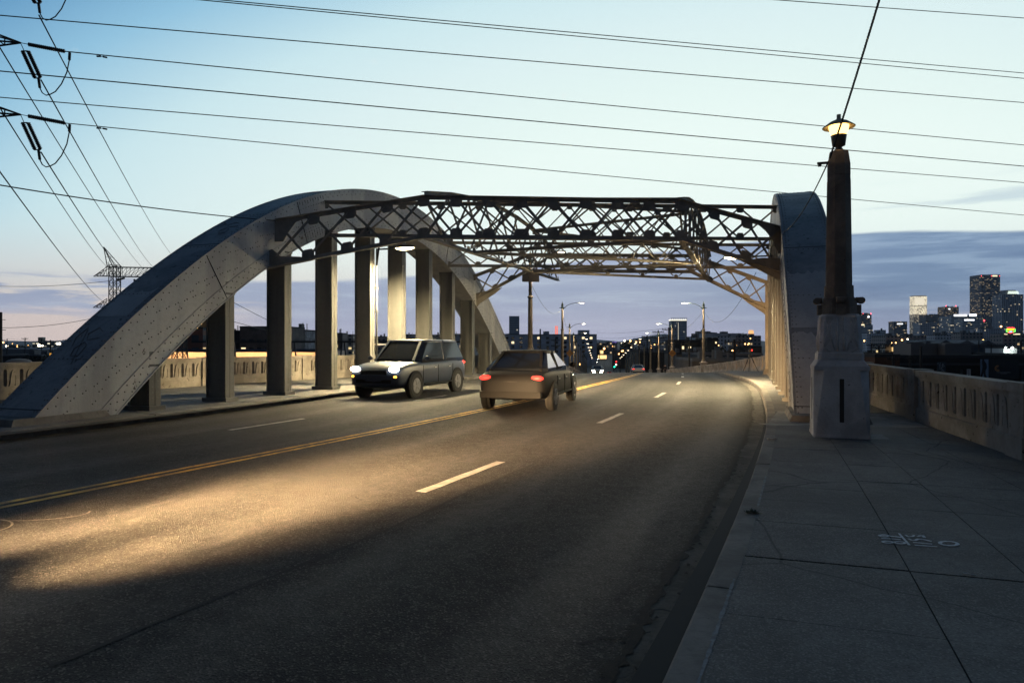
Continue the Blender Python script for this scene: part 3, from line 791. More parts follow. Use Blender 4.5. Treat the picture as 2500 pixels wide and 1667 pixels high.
# lattice trusses
def resample(pts, counts):
    out = [Vector(pts[0])]
    for a, b, n in zip(pts[:-1], pts[1:], counts):
        for k in range(1, n + 1): out.append(Vector(a).lerp(Vector(b), k / n))
    return out
def lattice(name, top, bot, lid=.26, ch=.12, bw=.075, gus=.24, riv=False):
    n = len(top); o_t = MB(); o_b = MB(); L = MB(); g = MB()
    al = (top[-1] - top[0]).normalized(); dp = al.cross(Vector((0, 0, 1))).normalized()       # across the truss
    for i in range(n - 1):
        e = (top[i + 1] - top[i]).normalized() * .01
        o_t.bar(top[i] - e, top[i + 1] + e, ch * .5, ch); o_t.bar(top[i] - e + Vector((0, 0, ch / 2 + .012)), top[i + 1] + e + Vector((0, 0, ch / 2 + .012)), lid, .022)
        e = (bot[i + 1] - bot[i]).normalized() * .01
        o_b.bar(bot[i] - e, bot[i + 1] + e, ch * .5, ch); o_b.bar(bot[i] - e - Vector((0, 0, ch / 2 + .012)), bot[i + 1] + e - Vector((0, 0, ch / 2 + .012)), lid * .85, .022)
    for i in range(n - 1):
        for p, q, sg in ((bot[i], top[i + 1], -1), (top[i], bot[i + 1], 1)):
            p2 = p.lerp(q, .06) + dp * (-sg * .045); q2 = p.lerp(q, .94) + dp * (-sg * .045)
            L.bar(p2, q2, .016, bw, Vector((0, 0, 1))); L.bar(p2 + dp * (-sg * .03), q2 + dp * (-sg * .03), .055, .014, Vector((0, 0, 1)))
    lat = None
    for nodes, other, sg in ((top, bot, -1), (bot, top, 1)):
        for i in range(n):
            a = nodes[max(0, i - 1)]; b = nodes[min(n - 1, i + 1)]; ex = (b - a).normalized(); H = (top[i] - bot[i]).length
            if H < .2: continue
            ey = Vector((0, 0, 1)) * sg; gh = min(gus, H * .33); w = gus * .72
            poly = [(-w, 0), (w, 0), (w, gh * .62), (w * .62, gh), (-w * .62, gh), (-w, gh * .62)]
            if i == 0: poly = [(0, 0), (w, 0), (w, gh * .7), (w * .6, gh), (0, gh)]
            if i == n - 1: poly = [(-w, 0), (0, 0), (0, gh), (-w * .6, gh), (-w, gh * .7)]
            g.prism(poly, nodes[i], ex, ey, .022)
            if riv:
                for u in (-.1, .1):
                    g.dome(nodes[i] + ex * u + ey * gh * .6 + dp * .012, dp, .018); g.dome(nodes[i] + ex * u * 1.6 + dp * .032, dp, .018)
    L.v += []; th = MB(); r = o_t.build(name, STEEL_TRUSS, bridge)
    o_b.build('bottom_chord', STEEL_TRUSS, r); L.add(g.v, g.f); L.build('lattice_bars', STEEL_TRUSS, r)
    return r
V = lambda x, y, z: Vector((x, y, z + EYE))
LW = lambda Y: SL * Y - 13.86
RW = lambda Y: SL * Y + .91
# nearest strut, cranked
A_top = [V(LW(20), 20, 3.5), V(-2.62, 20.2, 4.24), V(5.1, 20.6, 4.20), V(RW(20.8), 20.8, 3.42)]
A_bot = [V(LW(19.6), 19.75, 2.2), V(-2.62, 20.2, 3.11), V(5.1, 20.6, 3.10), V(RW(20.8) - .05, 20.8, 2.2)]
lattice('portal_strut', resample(A_top, [4, 8, 3]), resample(A_bot, [4, 8, 3]), .28, .095, .07, .25, True)
lattice('portal_strut', resample([V(LW(22.3), 22.3, 4.52), V(RW(23.1), 23.1, 4.52)], [12]), resample([V(LW(22.3), 22.3, 3.48), V(RW(23.1), 23.1, 3.48)], [12]), .24, .085, .055, .18)
lattice('portal_strut', resample([V(LW(31.4), 31.4, 4.52), V(RW(32.2), 32.2, 4.52)], [11]), resample([V(LW(31.4), 31.4, 3.5), V(RW(32.2), 32.2, 3.5)], [11]), .24, .10, .06, .18)
F_top = [V(LW(34.3), 34.3, 3.25), V(.9, 34.45, 4.35), V(9.2, 34.9, 4.35), V(RW(35.1), 35.1, 3.0)]
F_bot = [V(LW(34.9), 34.7, 2.25), V(.75, 34.5, 3.58), V(9.2, 34.9, 3.58), V(RW(35.2) - .1, 35.2, 1.78)]
lattice('portal_strut', resample(F_top, [3, 8, 4]), resample(F_bot, [3, 8, 4]), .30, .14, .07, .20)
# trusses running lengthways between the struts, curved like the ribs
def lng(c, Ya, Yb, Y0, n, zc):
    t = []; b = []
    for Y in frange(Ya, Yb, (Yb - Ya) / n): t.append(V(SL * Y + c, Y, zc - .0165 * (Y - Y0) ** 2)); b.append(V(SL * Y + c, Y, 3.11))
    return t, b
lt, lb = lng(-9.63, 20.25, 34.4, 26.9, 9, 5.12); lattice('lateral_truss', lt, lb, .22, .085, .045, .15)
rt, rb = lng(-2.07, 20.6, 34.9, 27.7, 9, 5.12); lattice('lateral_truss', rt, rb, .22, .085, .045, .15)
def longpt(c, Y, Y0, off=0): return V(SL * Y + c, Y, 5.12 - .0165 * (Y - Y0) ** 2 - .03), V(SL * Y + c, Y, 3.11)
def cross(a, b, n, drop=None):
    lattice('sway_truss', resample([a[0], b[0]], [n]), resample([a[1], b[1]], [n]), .18, .08, .042, .15)
LG = lambda Y: longpt(-9.63, Y, 26.9); RG = lambda Y: longpt(-2.07, Y, 27.7)
cross(LG(23.75), RG(20.7), 5); cross(LG(23.75), RG(27.0), 5); cross(LG(30.3), RG(27.0), 5); cross(LG(30.3), RG(34.0), 5)
# haunch plates where the near strut meets the ribs
def hplate(*a):
    hp = MB(); hp.prism(*a); hp.build('haunch_plate', STEEL_TRUSS, bridge)
e = (A_top[1] - A_top[0]).normalized(); hplate([(-.25, .03), (1.0, 0), (.55, -.1), (.3, -.35), (.1, -.6), (-.3, -.55)], A_top[0], e, e.cross(Vector((0, 1, 0))) * -1 if e.cross(Vector((0, 1, 0))).z < 0 else e.cross(Vector((0, 1, 0))), .03)
e2 = (A_bot[1] - A_bot[0]).normalized(); hplate([(-.45, -.12), (1.3, -.10), (.9, .08), (.35, .2), (.1, .45), (-.2, .35)], A_bot[0], e2, Vector((0, 0, 1)), .03)
e3 = (A_top[2] - A_top[3]).normalized(); hplate([(-.3, 0), (.9, .04), (.5, -.12), (.25, -.35), (.05, -.75), (-.3, -.75)], A_top[3], e3, Vector((0, 0, 1)), .03)
e4 = (A_bot[2] - A_bot[3]).normalized(); hplate([(-.3, -.35), (.1, -.3), (1.2, -.1), (.5, .2), (-.3, .4)], A_bot[3], e4, Vector((0, 0, 1)), .03)
for q, d in ((F_bot[0], 1), (F_bot[3], -1)):
    e5 = Vector((d, 0, .35)).normalized(); hplate([(-.25, -.6), (.1, -.35), (.9, -.12), (1.3, .06), (-.25, .25)], q, e5, Vector((0, 0, 1)), .04)

# the two lit lanterns bracketed to the columns, with their conduits
def arch_light(label, Y, c, toward, power, zhead, reach):
    base = Vector((SL * Y + c, Y, zr(Y) + KH)) + toward * .06 + UX * .20
    t = thing('arch_lantern', label, 'street light', base)
    mb = MB(); mb.tube([base, base + Vector((0, 0, zhead - base.z + .08))], .032, 8)
    for z in (.5, 1.6, 2.7, 3.6): mb.box(base + Vector((0, 0, z)), (.10, .10, .05))
    mb.build('conduit', STEEL_COL, t)
    mb = MB(); p = base.copy(); p.z = zhead + .05; q = p + toward * reach; mb.tube([p, q], .03, 8); mb.tube([p + Vector((0, 0, -.6)), p + toward * .1 + Vector((0, 0, .1))], .035, 8); mb.build('arm', DARK, t)
    mb = MB(); hc = q + toward * .42; mb.lathe([(.02, .10), (.12, .09), (.17, .03), (.17, 0)], hc, 14, True, 0, (1, 1)); 
    vs = mb.v; ax = toward; mb.v = [tuple(hc + ax * ((Vector(v) - hc).dot(ax) * 2.5) + ax.cross(Vector((0, 0, 1))) * (Vector(v) - hc).dot(ax.cross(Vector((0, 0, 1)))) + Vector((0, 0, (Vector(v) - hc).z))) for v in vs]
    hd = mb.build('lamp_head', DARK, t)
    mb = MB(); mb.lathe([(.02, -.075), (.09, -.06), (.14, -.02), (.15, 0)], hc, 14); mb.v = [tuple(hc + ax * ((Vector(v) - hc).dot(ax) * 2.5) + ax.cross(Vector((0, 0, 1))) * (Vector(v) - hc).dot(ax.cross(Vector((0, 0, 1)))) + Vector((0, 0, (Vector(v) - hc).z))) for v in mb.v]
    mb.build('lamp_lens', LAMP_WARM, hd)
    lo = lamp_light('SPOT', hc + Vector((0, 0, -.16)) - t.location, ARCH_W * power, (1, .80, .44), .14, hc + Vector((0, 0, -1)) + toward * (.5 if power != 1.0 else .05) - t.location, 158 if power != 1.0 else 165, .9, t)
    return t
ARCH_W = 9500
arch_light('lit lantern on a short arm from the columns of the left arch', 25.16, -13.9, NR, 1.0, EYE + 3.36, .75)
arch_light('lit lantern on a short arm from the columns of the right arch', 25.3, .95, -NR, 1.15, EYE + 3.15, .95)
# ---------------------------------------------------------------- the big concrete lamp post on the right pavement
def big_post(label):
    base = Vector((5.60, 11.70, zr(11.7) + KH)); yaw = R(-19.3)
    t = thing('lamp_post', label, 'lamp post', base); t.rotation_euler = (0, 0, yaw)
    def sq(w, d, ch):   # chamfered square outline
        a, b = w / 2, d / 2
        return [(-a + ch, -b), (a - ch, -b), (a, -b + ch), (a, b - ch), (a - ch, b), (-a + ch, b), (-a, b - ch), (-a, -b + ch)]
    def stack(levels, mb):
        vs = []; fs = []
        for z, w, d, ch in levels: vs += [(x, y, z) for x, y in sq(w, d, ch)]
        for i in range(len(levels) - 1):
            for k in range(8): fs.append((i * 8 + k, i * 8 + (k + 1) % 8, (i + 1) * 8 + (k + 1) % 8, (i + 1) * 8 + k))
        fs += [tuple(range(8))[::-1], tuple((len(levels) - 1) * 8 + k for k in range(8))]; mb.add(vs, fs)
    m = MB(); stack([(-.05, .98, .98, .03), (.03, .975, .975, .035), (.06, .96, .96, .04), (1.12, .945, .945, .17)], m)
    stack([(1.121, .945, .945, .012), (1.19, .945, .945, .012)], m)
    for sx, sy in ((1, 0), (-1, 0), (0, 1), (0, -1)): pass
    stack([(1.19, .92, .92, .012), (1.25, .84, .84, .03), (1.30, .77, .77, .04)], m)
    m.build('pedestal', CONC_POST, t, True).scale = (.89, .89, 1)
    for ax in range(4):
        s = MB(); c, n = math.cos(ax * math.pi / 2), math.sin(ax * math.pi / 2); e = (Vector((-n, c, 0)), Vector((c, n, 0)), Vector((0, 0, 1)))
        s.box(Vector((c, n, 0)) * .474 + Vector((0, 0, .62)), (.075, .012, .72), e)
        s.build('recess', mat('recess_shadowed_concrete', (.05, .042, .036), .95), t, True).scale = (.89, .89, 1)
    m = MB(); stack([(1.301, .75, .75, .05), (1.40, .745, .745, .05), (1.42, .70, .70, .05), (2.02, .635, .635, .06), (2.06, .60, .60, .08)], m)
    d = m.build('carved_block', CONC_POST, t, True); d.scale = (.94, .94, 1)
    r = MB()
    for ax in range(4):
        rot = Matrix.Rotation(ax * math.pi / 2, 4, 'Z')
        def P(u, z, o=.0): return rot @ Vector((u, -(.352 - (z - 1.42) / .6 * .032) - o, z))
        def ln(pts, rr=.011): r.tube([P(u, z) for u, z in pts], rr, 5)
        for s_ in (-1, 1):
            ln([(s_ * .20 + .055 * math.cos(a) * (1 - i / 30), 1.97 + .055 * math.sin(a) * (1 - i / 30)) for i, a in enumerate([k * .5 for k in range(24)])], .010)
            ln([(s_ * .26, 1.97), (s_ * .20, 1.80), (s_ * .10, 1.45)]); ln([(s_ * .16, 1.93), (s_ * .15, 1.70), (s_ * .28, 1.50)]); ln([(s_ * .20, 1.80), (s_ * .27, 1.52)])
            ln([(s_ * .29, 1.49), (s_ * .23, 1.475), (s_ * .17, 1.42)]); ln([(s_ * .055, 2.0), (s_ * .055, 1.44)], .016)
        for k in range(9):
            r.box(P(random.uniform(-.02, .02), 1.48 + k * .06, .004), (.028, .02, .03), tuple((rot @ Vector(v)) for v in ((1, 0, 0), (0, 1, 0), (0, 0, 1))))
    r.build('relief', CONC_POST, d, True)
    m = MB(); stack([(2.061, .54, .54, .13), (2.28, .53, .53, .13)], m)
    for sx, sy in ((1, 0), (-1, 0), (0, 1), (0, -1)):
        v = Vector((sx, sy, 0)); e = (v, Vector((-sy, sx, 0)), Vector((0, 0, 1)))
        m.box(v * .29 + Vector((0, 0, 2.14)), (.10, .15, .17), e); m.tube([v * .26 + Vector((0, 0, 2.30)), v * .345 + Vector((0, 0, 2.30))], [.055, .055], 10)
        m.tube([v * .345 + Vector((-sy * .075, sx * .075, 2.295)), v * .345 + Vector((sy * .075, -sx * .075, 2.295))], .058, 10)
    m.build('bracket_block', CONC_BROWN, t, True)
    m = MB(); stack([(2.281, .48, .48, .13), (2.34, .48, .48, .13), (2.345, .45, .45, .13), (2.55, .44, .44, .13)], m); m.build('collar', CONC_BROWN, t, True)
    m = MB(); stack([(2.551, .395, .395, .11), (4.43, .345, .345, .095)], m); 
    for a in range(4):
        rot = Matrix.Rotation(a * math.pi / 2, 4, 'Z')
        for u in (-.055, .055):
            m.add([rot @ Vector(v) for v in [(u - .017, -.201, 2.6), (u + .017, -.201, 2.6), (u + .015, -.178, 4.35), (u - .015, -.178, 4.35), (u - .017, -.19, 2.6), (u + .017, -.19, 2.6), (u + .015, -.168, 4.35), (u - .015, -.168, 4.35)]],
                  [(0, 1, 2, 3), (1, 5, 6, 2), (0, 3, 7, 4), (3, 2, 6, 7), (0, 4, 5, 1)])
    stack([(4.435, .35, .35, .10), (4.62, .345, .345, .10), (4.70, .325, .325, .10), (4.84, .285, .285, .085), (4.86, .19, .19, .05)], m)
    m.build('shaft', CONC_BROWN, t, True)
    m = MB(); m.box((-.24, -.02, 4.67), (.20, .05, .035)); m.box((-.30, -.02, 4.64), (.05, .12, .03)); m.build('wire_bracket', DARK, t, True)
    ln = MB(); ln.lathe([(.075, 4.86), (.075, 4.95), (.05, 4.98), (.06, 5.0), (.105, 5.02), (.125, 5.17), (.13, 5.20)], n=16); h = ln.build('lamp_base', mat('lantern_metal', (.10, .085, .06), .5, .3), t, True); h.scale = (.98, .98, .986)
    ln = MB(); ln.lathe([(.118, 5.20), (.155, 5.30), (.165, 5.36), (.15, 5.37)], n=16); ln.build('lamp_globe', GLOBE, h, True)
    ln = MB(); ln.lathe([(.17, 5.372), (.262, 5.335), (.268, 5.343), (.15, 5.43), (.04, 5.48), (.035, 5.50), (.035, 5.56), (.01, 5.565)], n=20); ln.build('lamp_hood', mat('hood_metal', (.38, .31, .21), .6), h, True)
    lamp_light('POINT', (0, 0, 5.20), 30, (1, .70, .32), .22, parent=t)
    return t
big_post('tall concrete lamp post with carved pedestal and lit hooded lantern on the right pavement')

# ---------------------------------------------------------------- street lamps along the balustrades
def pole_tree():
    t = thing('street_lamp', '', 'street lamp', (0, 0, 0))
    m = MB(); m.box((0, 0, -.30), (.62, .62, 1.1)); m.box((0, 0, .27), (.95, .66, .10)); m.lathe([(.42, .32), (.30, .40), (.26, .46), (.26, .62)], n=8, rot=R(22.5), smooth=False); m.build('pedestal', CONC_PALE, t, True)
    m = MB(); m.lathe([(.20, .62), (.185, .75), (.17, .9), (.15, 4.05), (.15, 4.1)], n=12); 
    for k in range(10):
        a = k * .628; m.tube([(.165 * math.cos(a), .165 * math.sin(a), .95), (.148 * math.cos(a), .148 * math.sin(a), 4.0)], .014, 4)
    m.lathe([(.15, 4.1), (.21, 4.14), (.21, 4.2), (.13, 4.28)], n=12)
    m.lathe([(.125, 4.28), (.105, 6.6)], n=10)
    for k in range(22): a = k * .75; m.box((.112 * math.cos(a), .112 * math.sin(a), 4.35 + k * .065), (.05, .05, .05))
    m.build('pole', POLE, t, True)
    m = MB(); m.lathe([(.12, 6.6), (.17, 6.68), (.17, 6.78), (.10, 6.86), (.14, 6.95), (.13, 7.12), (.05, 7.28), (.03, 7.4), (.005, 7.48)], n=10); m.box((0, 0, 6.73), (.7, .09, .08)); m.build('finial', POLE_DARK, t, True)
    m = MB(); m.tube([(.1, 0, 6.55), (.45, 0, 6.92), (.95, 0, 7.17), (1.5, 0, 7.28), (1.95, 0, 7.28)], .035, 6); m.build('arm', POLE_DARK, t, True)
    m = MB(); m.lathe([(.02, .06), (.10, .05), (.13, 0), (.12, -.02)], n=10); m.v = [(2.25 + x * 2.5, y, 7.30 + z) for x, y, z in m.v]; h = m.build('lamp_head', POLE_DARK, t, True)
    m = MB(); m.lathe([(.03, -.075), (.09, -.05), (.115, -.02), (.11, -.015)], n=10); m.v = [(2.25 + x * 2.5, y, 7.29 + z) for x, y, z in m.v]; m.build('lamp_lens', emis('street_lens', (1, .80, .55), 10), h, True)
    return t
ORD = ['first', 'second', 'third', 'fourth', 'fifth', 'sixth', 'seventh', 'eighth', 'ninth', 'tenth', 'eleventh', 'twelfth']
PY = [48, 80, 110, 132, 152, 172, 192, 212, 232, 252, 272, 292]
proto = pole_tree(); used = False; LAMPS = {}
for side, fW, nm in ((-1, WAL, 'left'), (1, WAR, 'right')):
    for i, Y in enumerate(PY):
        if side > 0 and i == 0: continue
        o = proto if not used else copy_tree(proto); used = True
        o.location = (fW(Y) + side * .05, Y, zr(Y) + 1.17); dx = (fW(Y + 1) - fW(Y - 1)) / 2
        o.rotation_euler = (0, 0, math.atan2(-dx, 1) + (0 if side < 0 else math.pi))
        k = i if side < 0 else i - 1
        o['label'] = '%s street lamp beyond the arch along the %s balustrade, arm over the road' % (ORD[k], nm); o['group'] = 'street lamps along the viaduct'
        LAMPS[(side, i)] = o
        if i < 4:
            x = o.location.x - side * 2.25; lamp_light('POINT', (x, Y, o.location.z + 7.0), 1500, (1, .82, .55), .2)
# plate on the first left lamp, warning diamonds on the third
o = LAMPS[(-1, 0)]
m = MB(); m.box((.0, -.22, 5.62), (1.2, .03, .78)); m.box((0, -.20, 5.85), (1.25, .05, .05)); m.box((0, -.20, 5.4), (1.25, .05, .05))
c = MB(); c.v = m.v; c.f = m.f; c.sm = m.sm
sg = thing('road_sign', 'back of a grey rectangular road sign strapped to the lamp post beside the left arch', 'road sign', o.location + Vector((0, 0, 0))); sg.rotation_euler = (0, 0, R(6))
m.build('sign_panel', mat('sign_back', (.15, .12, .09), .6), sg, True)
for side, lab in ((-1, 'yellow diamond warning sign on the left row of street lamps'), (1, 'yellow diamond warning sign on the right row of street lamps')):
    o = LAMPS[(side, 2)]; sg = thing('warning_sign', lab, 'road sign', o.location + Vector((0, -.24, 2.55)))
    m = MB(); m.prism([(0, -.62), (.62, 0), (0, .62), (-.62, 0)], (0, 0, 0), (1, 0, 0), (0, 0, 1), .02); m.build('sign_panel', mat('sign_yellow', (.42, .17, .015), .5), sg, True)
    m = MB()
    for z, w in ((.10, .6), (-.10, .55)):
        k = 0
        while k * .085 < w: m.box((-w / 2 + k * .085, -.016, z), (.05, .008, .12)); k += 1
    m.prism([(0, -.58), (.58, 0), (0, .58), (-.58, 0)], (0, -.004, 0), (1, 0, 0), (0, 0, 1), .018); 
    m.v = m.v[:-8]; m.f = m.f[:-6]; m.sm = m.sm[:-6]
    m.build('lettering', DARK, sg, True)

# ---------------------------------------------------------------- wires
def wire(name, label, pts, r, sag=0.0, n=24, group=None, cat='wire', m=None, twist=False):
    P = []
    for a, b in zip(pts[:-1], pts[1:]):
        a = Vector(a); b = Vector(b)
        for i in range(n + (1 if b == Vector(pts[-1]) else 0)):
            t = i / n; P.append(a.lerp(b, t) - Vector((0, 0, sag * 4 * t * (1 - t))))
    k = MB(); k.tube(P, r, 6); o = k.build(name, m or WIRE)
    return tag(o, label, cat, group)
def through(p, q, a, b):
    """extend the straight run p-q beyond the picture on both sides"""
    d = q - p; return p - d * a, q + d * b
GW = 'power lines crossing over the bridge'
TWX = -23.2
def cross_wire(label, l, r, r_w, Yl=27, Yr=44, ea=.6, eb=.7, sag=.12, frm=None):
    p = at(l[0], l[1], Yl); q = at(r[0], r[1], Yr); a, b = through(p, q, ea, eb)
    if frm: a = p
    return wire('power_line', label, [a, b], r_w, sag, 30, GW)
S = 1.0629
# Yl Yr at matching positions
cross_wire('upper of two power lines that enter together at the top edge', (545, -4), (2500, 175), .021, 30, 44)
cross_wire('lower of two power lines that enter together at the top edge', (548, 1), (2500, 188), .021, 30.4, 44)
cross_wire('power line starting left of the insulators, highest to reach the left edge', (0, 32), (2500, 247), .021, 26, 43)
cross_wire('power line clamped to the end of the upper level insulator string', (160, 126), (2500, 350), .021, 27, 44, frm=1)
cross_wire('power line crossing between the upper and lower insulator pairs', (0, 168), (2500, 402), .023, 26, 42)
cross_wire('power line just above the lower insulator pair', (0, 232), (2500, 442), .019, 26, 42)
cross_wire('lowest long power line, clamped to the lower level insulator string', (160, 301), (2500, 521), .018, 27, 44, frm=1)
cross_wire('short power line across the top right corner of the sky', (1935, -2), (2500, 41), .022, 38, 44, 3.0, 1.5)
p = at(0, 443, 14); q = V(LW(20), 19.9, 3.52); d = (p - q); wire('span_wire', 'cable from the left edge down to the near strut on the left arch', [q, p + d * .25], .014, .12)
p = V(RW(20.8), 20.75, 3.3); tb = Vector((5.36, 11.56, EYE + 3.05)); wire('span_wire', 'cable sagging from the right arch up to the lamp post bracket', [p, tb], .012, .28)
top = at(2140, 0, 9.4); b2 = top + (top - tb) * 1.0
# twisted service cable
def helix(a, b, r, turns, ph):
    ax = (b - a).normalized(); u = ax.cross(Vector((0, 0, 1))).normalized(); v = ax.cross(u); out = []
    N_ = int(turns * 8)
    for i in range(N_ + 1): t = i / N_; an = 2 * math.pi * turns * t + ph; out.append(a.lerp(b, t) + (u * math.cos(an) + v * math.sin(an)) * r - Vector((0, 0, .12 * 4 * t * (1 - t))))
    return out
hb = MB()
for ph in (0, 2.09, 4.19): hb.tube(helix(tb + Vector((.02, 0, .05)), b2, .0105, 38, ph), .0078, 5)
tag(hb.build('service_cable', WIRE), 'thick twisted cable rising from the lamp post bracket to the top edge', 'cable')
wire('span_wire', 'thin wire drooping from the left strut to the first left street lamp', [at(1283, 660, 46), LAMPS[(-1, 1)].location + Vector((0, 0, 6.7))], .012, 1.6)
wire('span_wire', 'thin wire between the second and third left street lamps', [LAMPS[(-1, 1)].location + Vector((0, 0, 6.3)), LAMPS[(-1, 2)].location + Vector((0, 0, 6.4))], .012, .8)
wire('span_wire', 'thin wire drooping from the right arch to the first right street lamp', [at(1846, 665, 36), LAMPS[(1, 1)].location + Vector((0, 0, 6.5))], .012, 2.0)
wire('span_wire', 'thin wire between the first and second right street lamps', [LAMPS[(1, 1)].location + Vector((0, 0, 6.4)), LAMPS[(1, 2)].location + Vector((0, 0, 6.4))], .012, 1.0)

# ---------------------------------------------------------------- transmission towers
def lat_mast(mb, base, w0, w1, H, n, r=.05):
    for k in range(n):
        z0, z1 = H * k / n, H * (k + 1) / n; a, b = w0 + (w1 - w0) * k / n, w0 + (w1 - w0) * (k + 1) / n
        c0 = [base + Vector((sx * a / 2, sy * a / 2, z0)) for sx, sy in ((-1, -1), (1, -1), (1, 1), (-1, 1))]; c1 = [base + Vector((sx * b / 2, sy * b / 2, z1)) for sx, sy in ((-1, -1), (1, -1), (1, 1), (-1, 1))]
        for i in range(4):
            mb.bar(c0[i], c1[i], r * 2, r * 2); mb.bar(c0[i], c1[(i + 1) % 4], r, r); mb.bar(c0[(i + 1) % 4], c1[i], r, r); mb.bar(c1[i], c1[(i + 1) % 4], r, r)
def arm_mb(mb, root, tip, w, hgt, r=.045):
    side = (tip - root).cross(Vector((0, 0, 1))).normalized() * w / 2
    for s_ in (-1, 1):
        mb.bar(root + side * s_, tip, r * 1.6, r * 1.6); mb.bar(root + side * s_ + Vector((0, 0, hgt)), tip, r * 1.6, r * 1.6)
        for k in range(1, 4):
            t = k / 4; a = (root + side * s_).lerp(tip, t); b = (root + side * s_ + Vector((0, 0, hgt))).lerp(tip, t); b2_ = (root + side * s_ + Vector((0, 0, hgt))).lerp(tip, t - .25)
            mb.bar(a, b, r, r); mb.bar(a, b2_, r, r)
def insul(mb, a, b, n=16, r=.075):
    for i in range(n):
        p = a.lerp(b, (i + .15) / n); q = a.lerp(b, (i + .6) / n); mb.tube([p, q], [r, r * .55], 8)
    mb.tube([a, b], .025, 6)
TW = thing('transmission_tower', 'steel lattice tower just past the left edge, its arm tips and paired insulators showing', 'pylon', (TWX, 27, -15))
m = MB(); lat_mast(m, Vector((TWX, 27, -15)), 3.0, 1.5, 34.5, 16, .055); m.build('mast', DARK, TW)
TIPS = []
for py in (-78, 105, 280):
    tip = at(50, py, 27); root = Vector((TWX + .7, 27, tip.z - .02)); m = MB(); arm_mb(m, root, tip, 1.5, 1.05, .035); m.build('arm', DARK, TW)
    TIPS.append(tip)
    s = MB(); a = at(70, py + 4, 27); b = at(160, py + 21, 27); s.tube([tip, a], .015, 5); insul(s, a, b, 18, .085); s.build('insulator', PORCELAIN, TW)
    s = MB(); 
    for o in (-.11, .11):
        a = at(60, py + 20, 27) + Vector((o, .05, 0)); b = at(90, py + 85, 27) + Vector((o, .05, 0)); insul(s, a, b, 16, .085)
    s.bar(at(52, py + 20, 27), at(68, py + 20, 27), .04, .04); s.bar(at(82, py + 86, 27), at(99, py + 86, 27), .04, .04); s.tube([tip, at(58, py + 18, 27)], .015, 5); s.build('insulator', PORCELAIN, TW)
    j = MB(); pts = [at(x, py + y, 27) for x, y in ((170, 24), (169, 42), (163, 72), (150, 100), (135, 119), (122, 126), (112, 128), (103, 122), (97, 110), (95, 95), (94, 88))]
    j.tube(pts, .022, 6); j.tube(pts[:2], .05, 6); j.tube(pts[-3:], .05, 6); j.build('jumper', WIRE, TW)
    if py > 0:
        j = MB(); c = at(248, py + 33, 27.6); j.tube([at(236, py + 33, 27.6), at(246, py + 33, 27.6)], .035, 6); j.tube([at(251, py + 34, 27.6), at(261, py + 36, 27.6)], .035, 6); j.tube([at(236, py + 32.5, 27.6), at(261, py + 35, 27.6)], .012, 5); j.build('damper', WIRE, TW)
# far pylon
PX, PYY = -92.5, 160
PT = thing('transmission_tower', 'far steel lattice pylon standing behind the left arch', 'pylon', (PX, PYY, -15))
m = MB(); zt1 = at(0, 736, PYY).z; zt2 = at(0, 660, PYY).z
lat_mast(m, Vector((PX - .6, PYY, -15)), 4.5, 1.75, zt1 + 15, 8, .09); lat_mast(m, Vector((PX - .6, PYY, zt1)), 1.75, 1.75, zt2 - zt1 + 1.2, 4, .08); m.build('mast', DARK, PT)
m = MB(); apex = at(253, 603, PYY)
for q in (at(262, 652, PYY), at(300, 656, PYY), at(282, 652, PYY + 1.5), at(276, 652, PYY - 1)): m.bar(apex, q, .14, .14)
m.bar(at(257, 627, PYY), at(279, 629, PYY), .07, .07); m.bar(at(258, 640, PYY), at(282, 652, PYY), .06, .06); m.bar(at(270, 625, PYY), at(262, 652, PYY), .06, .06); m.build('peak', DARK, PT)
m = MB(); arm_mb(m, at(266, 674, PYY), at(228, 675, PYY), 1.5, 2.1, .07); m.build('arm', DARK, PT)
m = MB(); arm_mb(m, at(266, 751, PYY), at(227, 751, PYY), 1.5, 2.1, .07); m.build('arm', DARK, PT)
m = MB()
for y_ in (-.75, .75):
    a0, a1 = at(262, 652, PYY), at(390, 654, PYY); b0, b1 = at(266, 675, PYY), at(352, 676, PYY); o = Vector((0, y_, 0))
    m.bar(a0 + o, a1 + o, .13, .13); m.bar(b0 + o, b1 + o, .13, .13)
    for k in range(6):
        t0, t1 = k / 6, (k + 1) / 6; m.bar(b0.lerp(b1, t0) + o, a0.lerp(a1, (t0 + t1) / 2) + o, .07, .07); m.bar(a0.lerp(a1, (t0 + t1) / 2) + o, b0.lerp(b1, t1) + o, .07, .07)
m.bar(at(390, 654, PYY), at(352, 676, PYY), .12, .12); m.build('arm', DARK, PT)
m = MB(); insul(m, at(286, 684, PYY), at(305, 678, PYY), 8, .3); m.build('insulator', PORCELAIN, PT)
m = MB(); insul(m, at(327, 683, PYY), at(336, 690, PYY), 6, .3); m.build('insulator', PORCELAIN, PT)
# conductors from the near tower down to the far pylon
GP = 'conductors from the near tower to the far pylon'
for lab, a, Ya, b, Yb in (('conductor from the topmost insulator pair running down behind the arch', (95, 38), 27, (424, 628), 150),
                          ('conductor from the middle insulator pair down to the end of the pylon arm', (100, 196), 27, (376, 654), 158),
                          ('conductor from the left edge passing between the middle insulators and the pylon arm', (-6, 108), 27, (352, 658), 158),
                          ('conductor from the lowest insulator pair down past the pylon peak', (100, 372), 27, (312, 672), 158),
                          ('conductor from the left edge under the lower insulators to the pylon mast', (-4, 258), 27, (272, 660), 158),
                          ('lowest conductor, from the left edge to the lower arm of the pylon', (-6, 412), 27, (262, 742), 158)):
    wire('conductor', lab, [at(a[0], a[1], Ya), at(b[0], b[1], Yb)], .03, .9, 30, GP)
wire('far_wire', 'faint wire from the left edge level to the pylon mast', [at(-20, 698, 190), at(266, 686, 160)], .06, .6, 14)
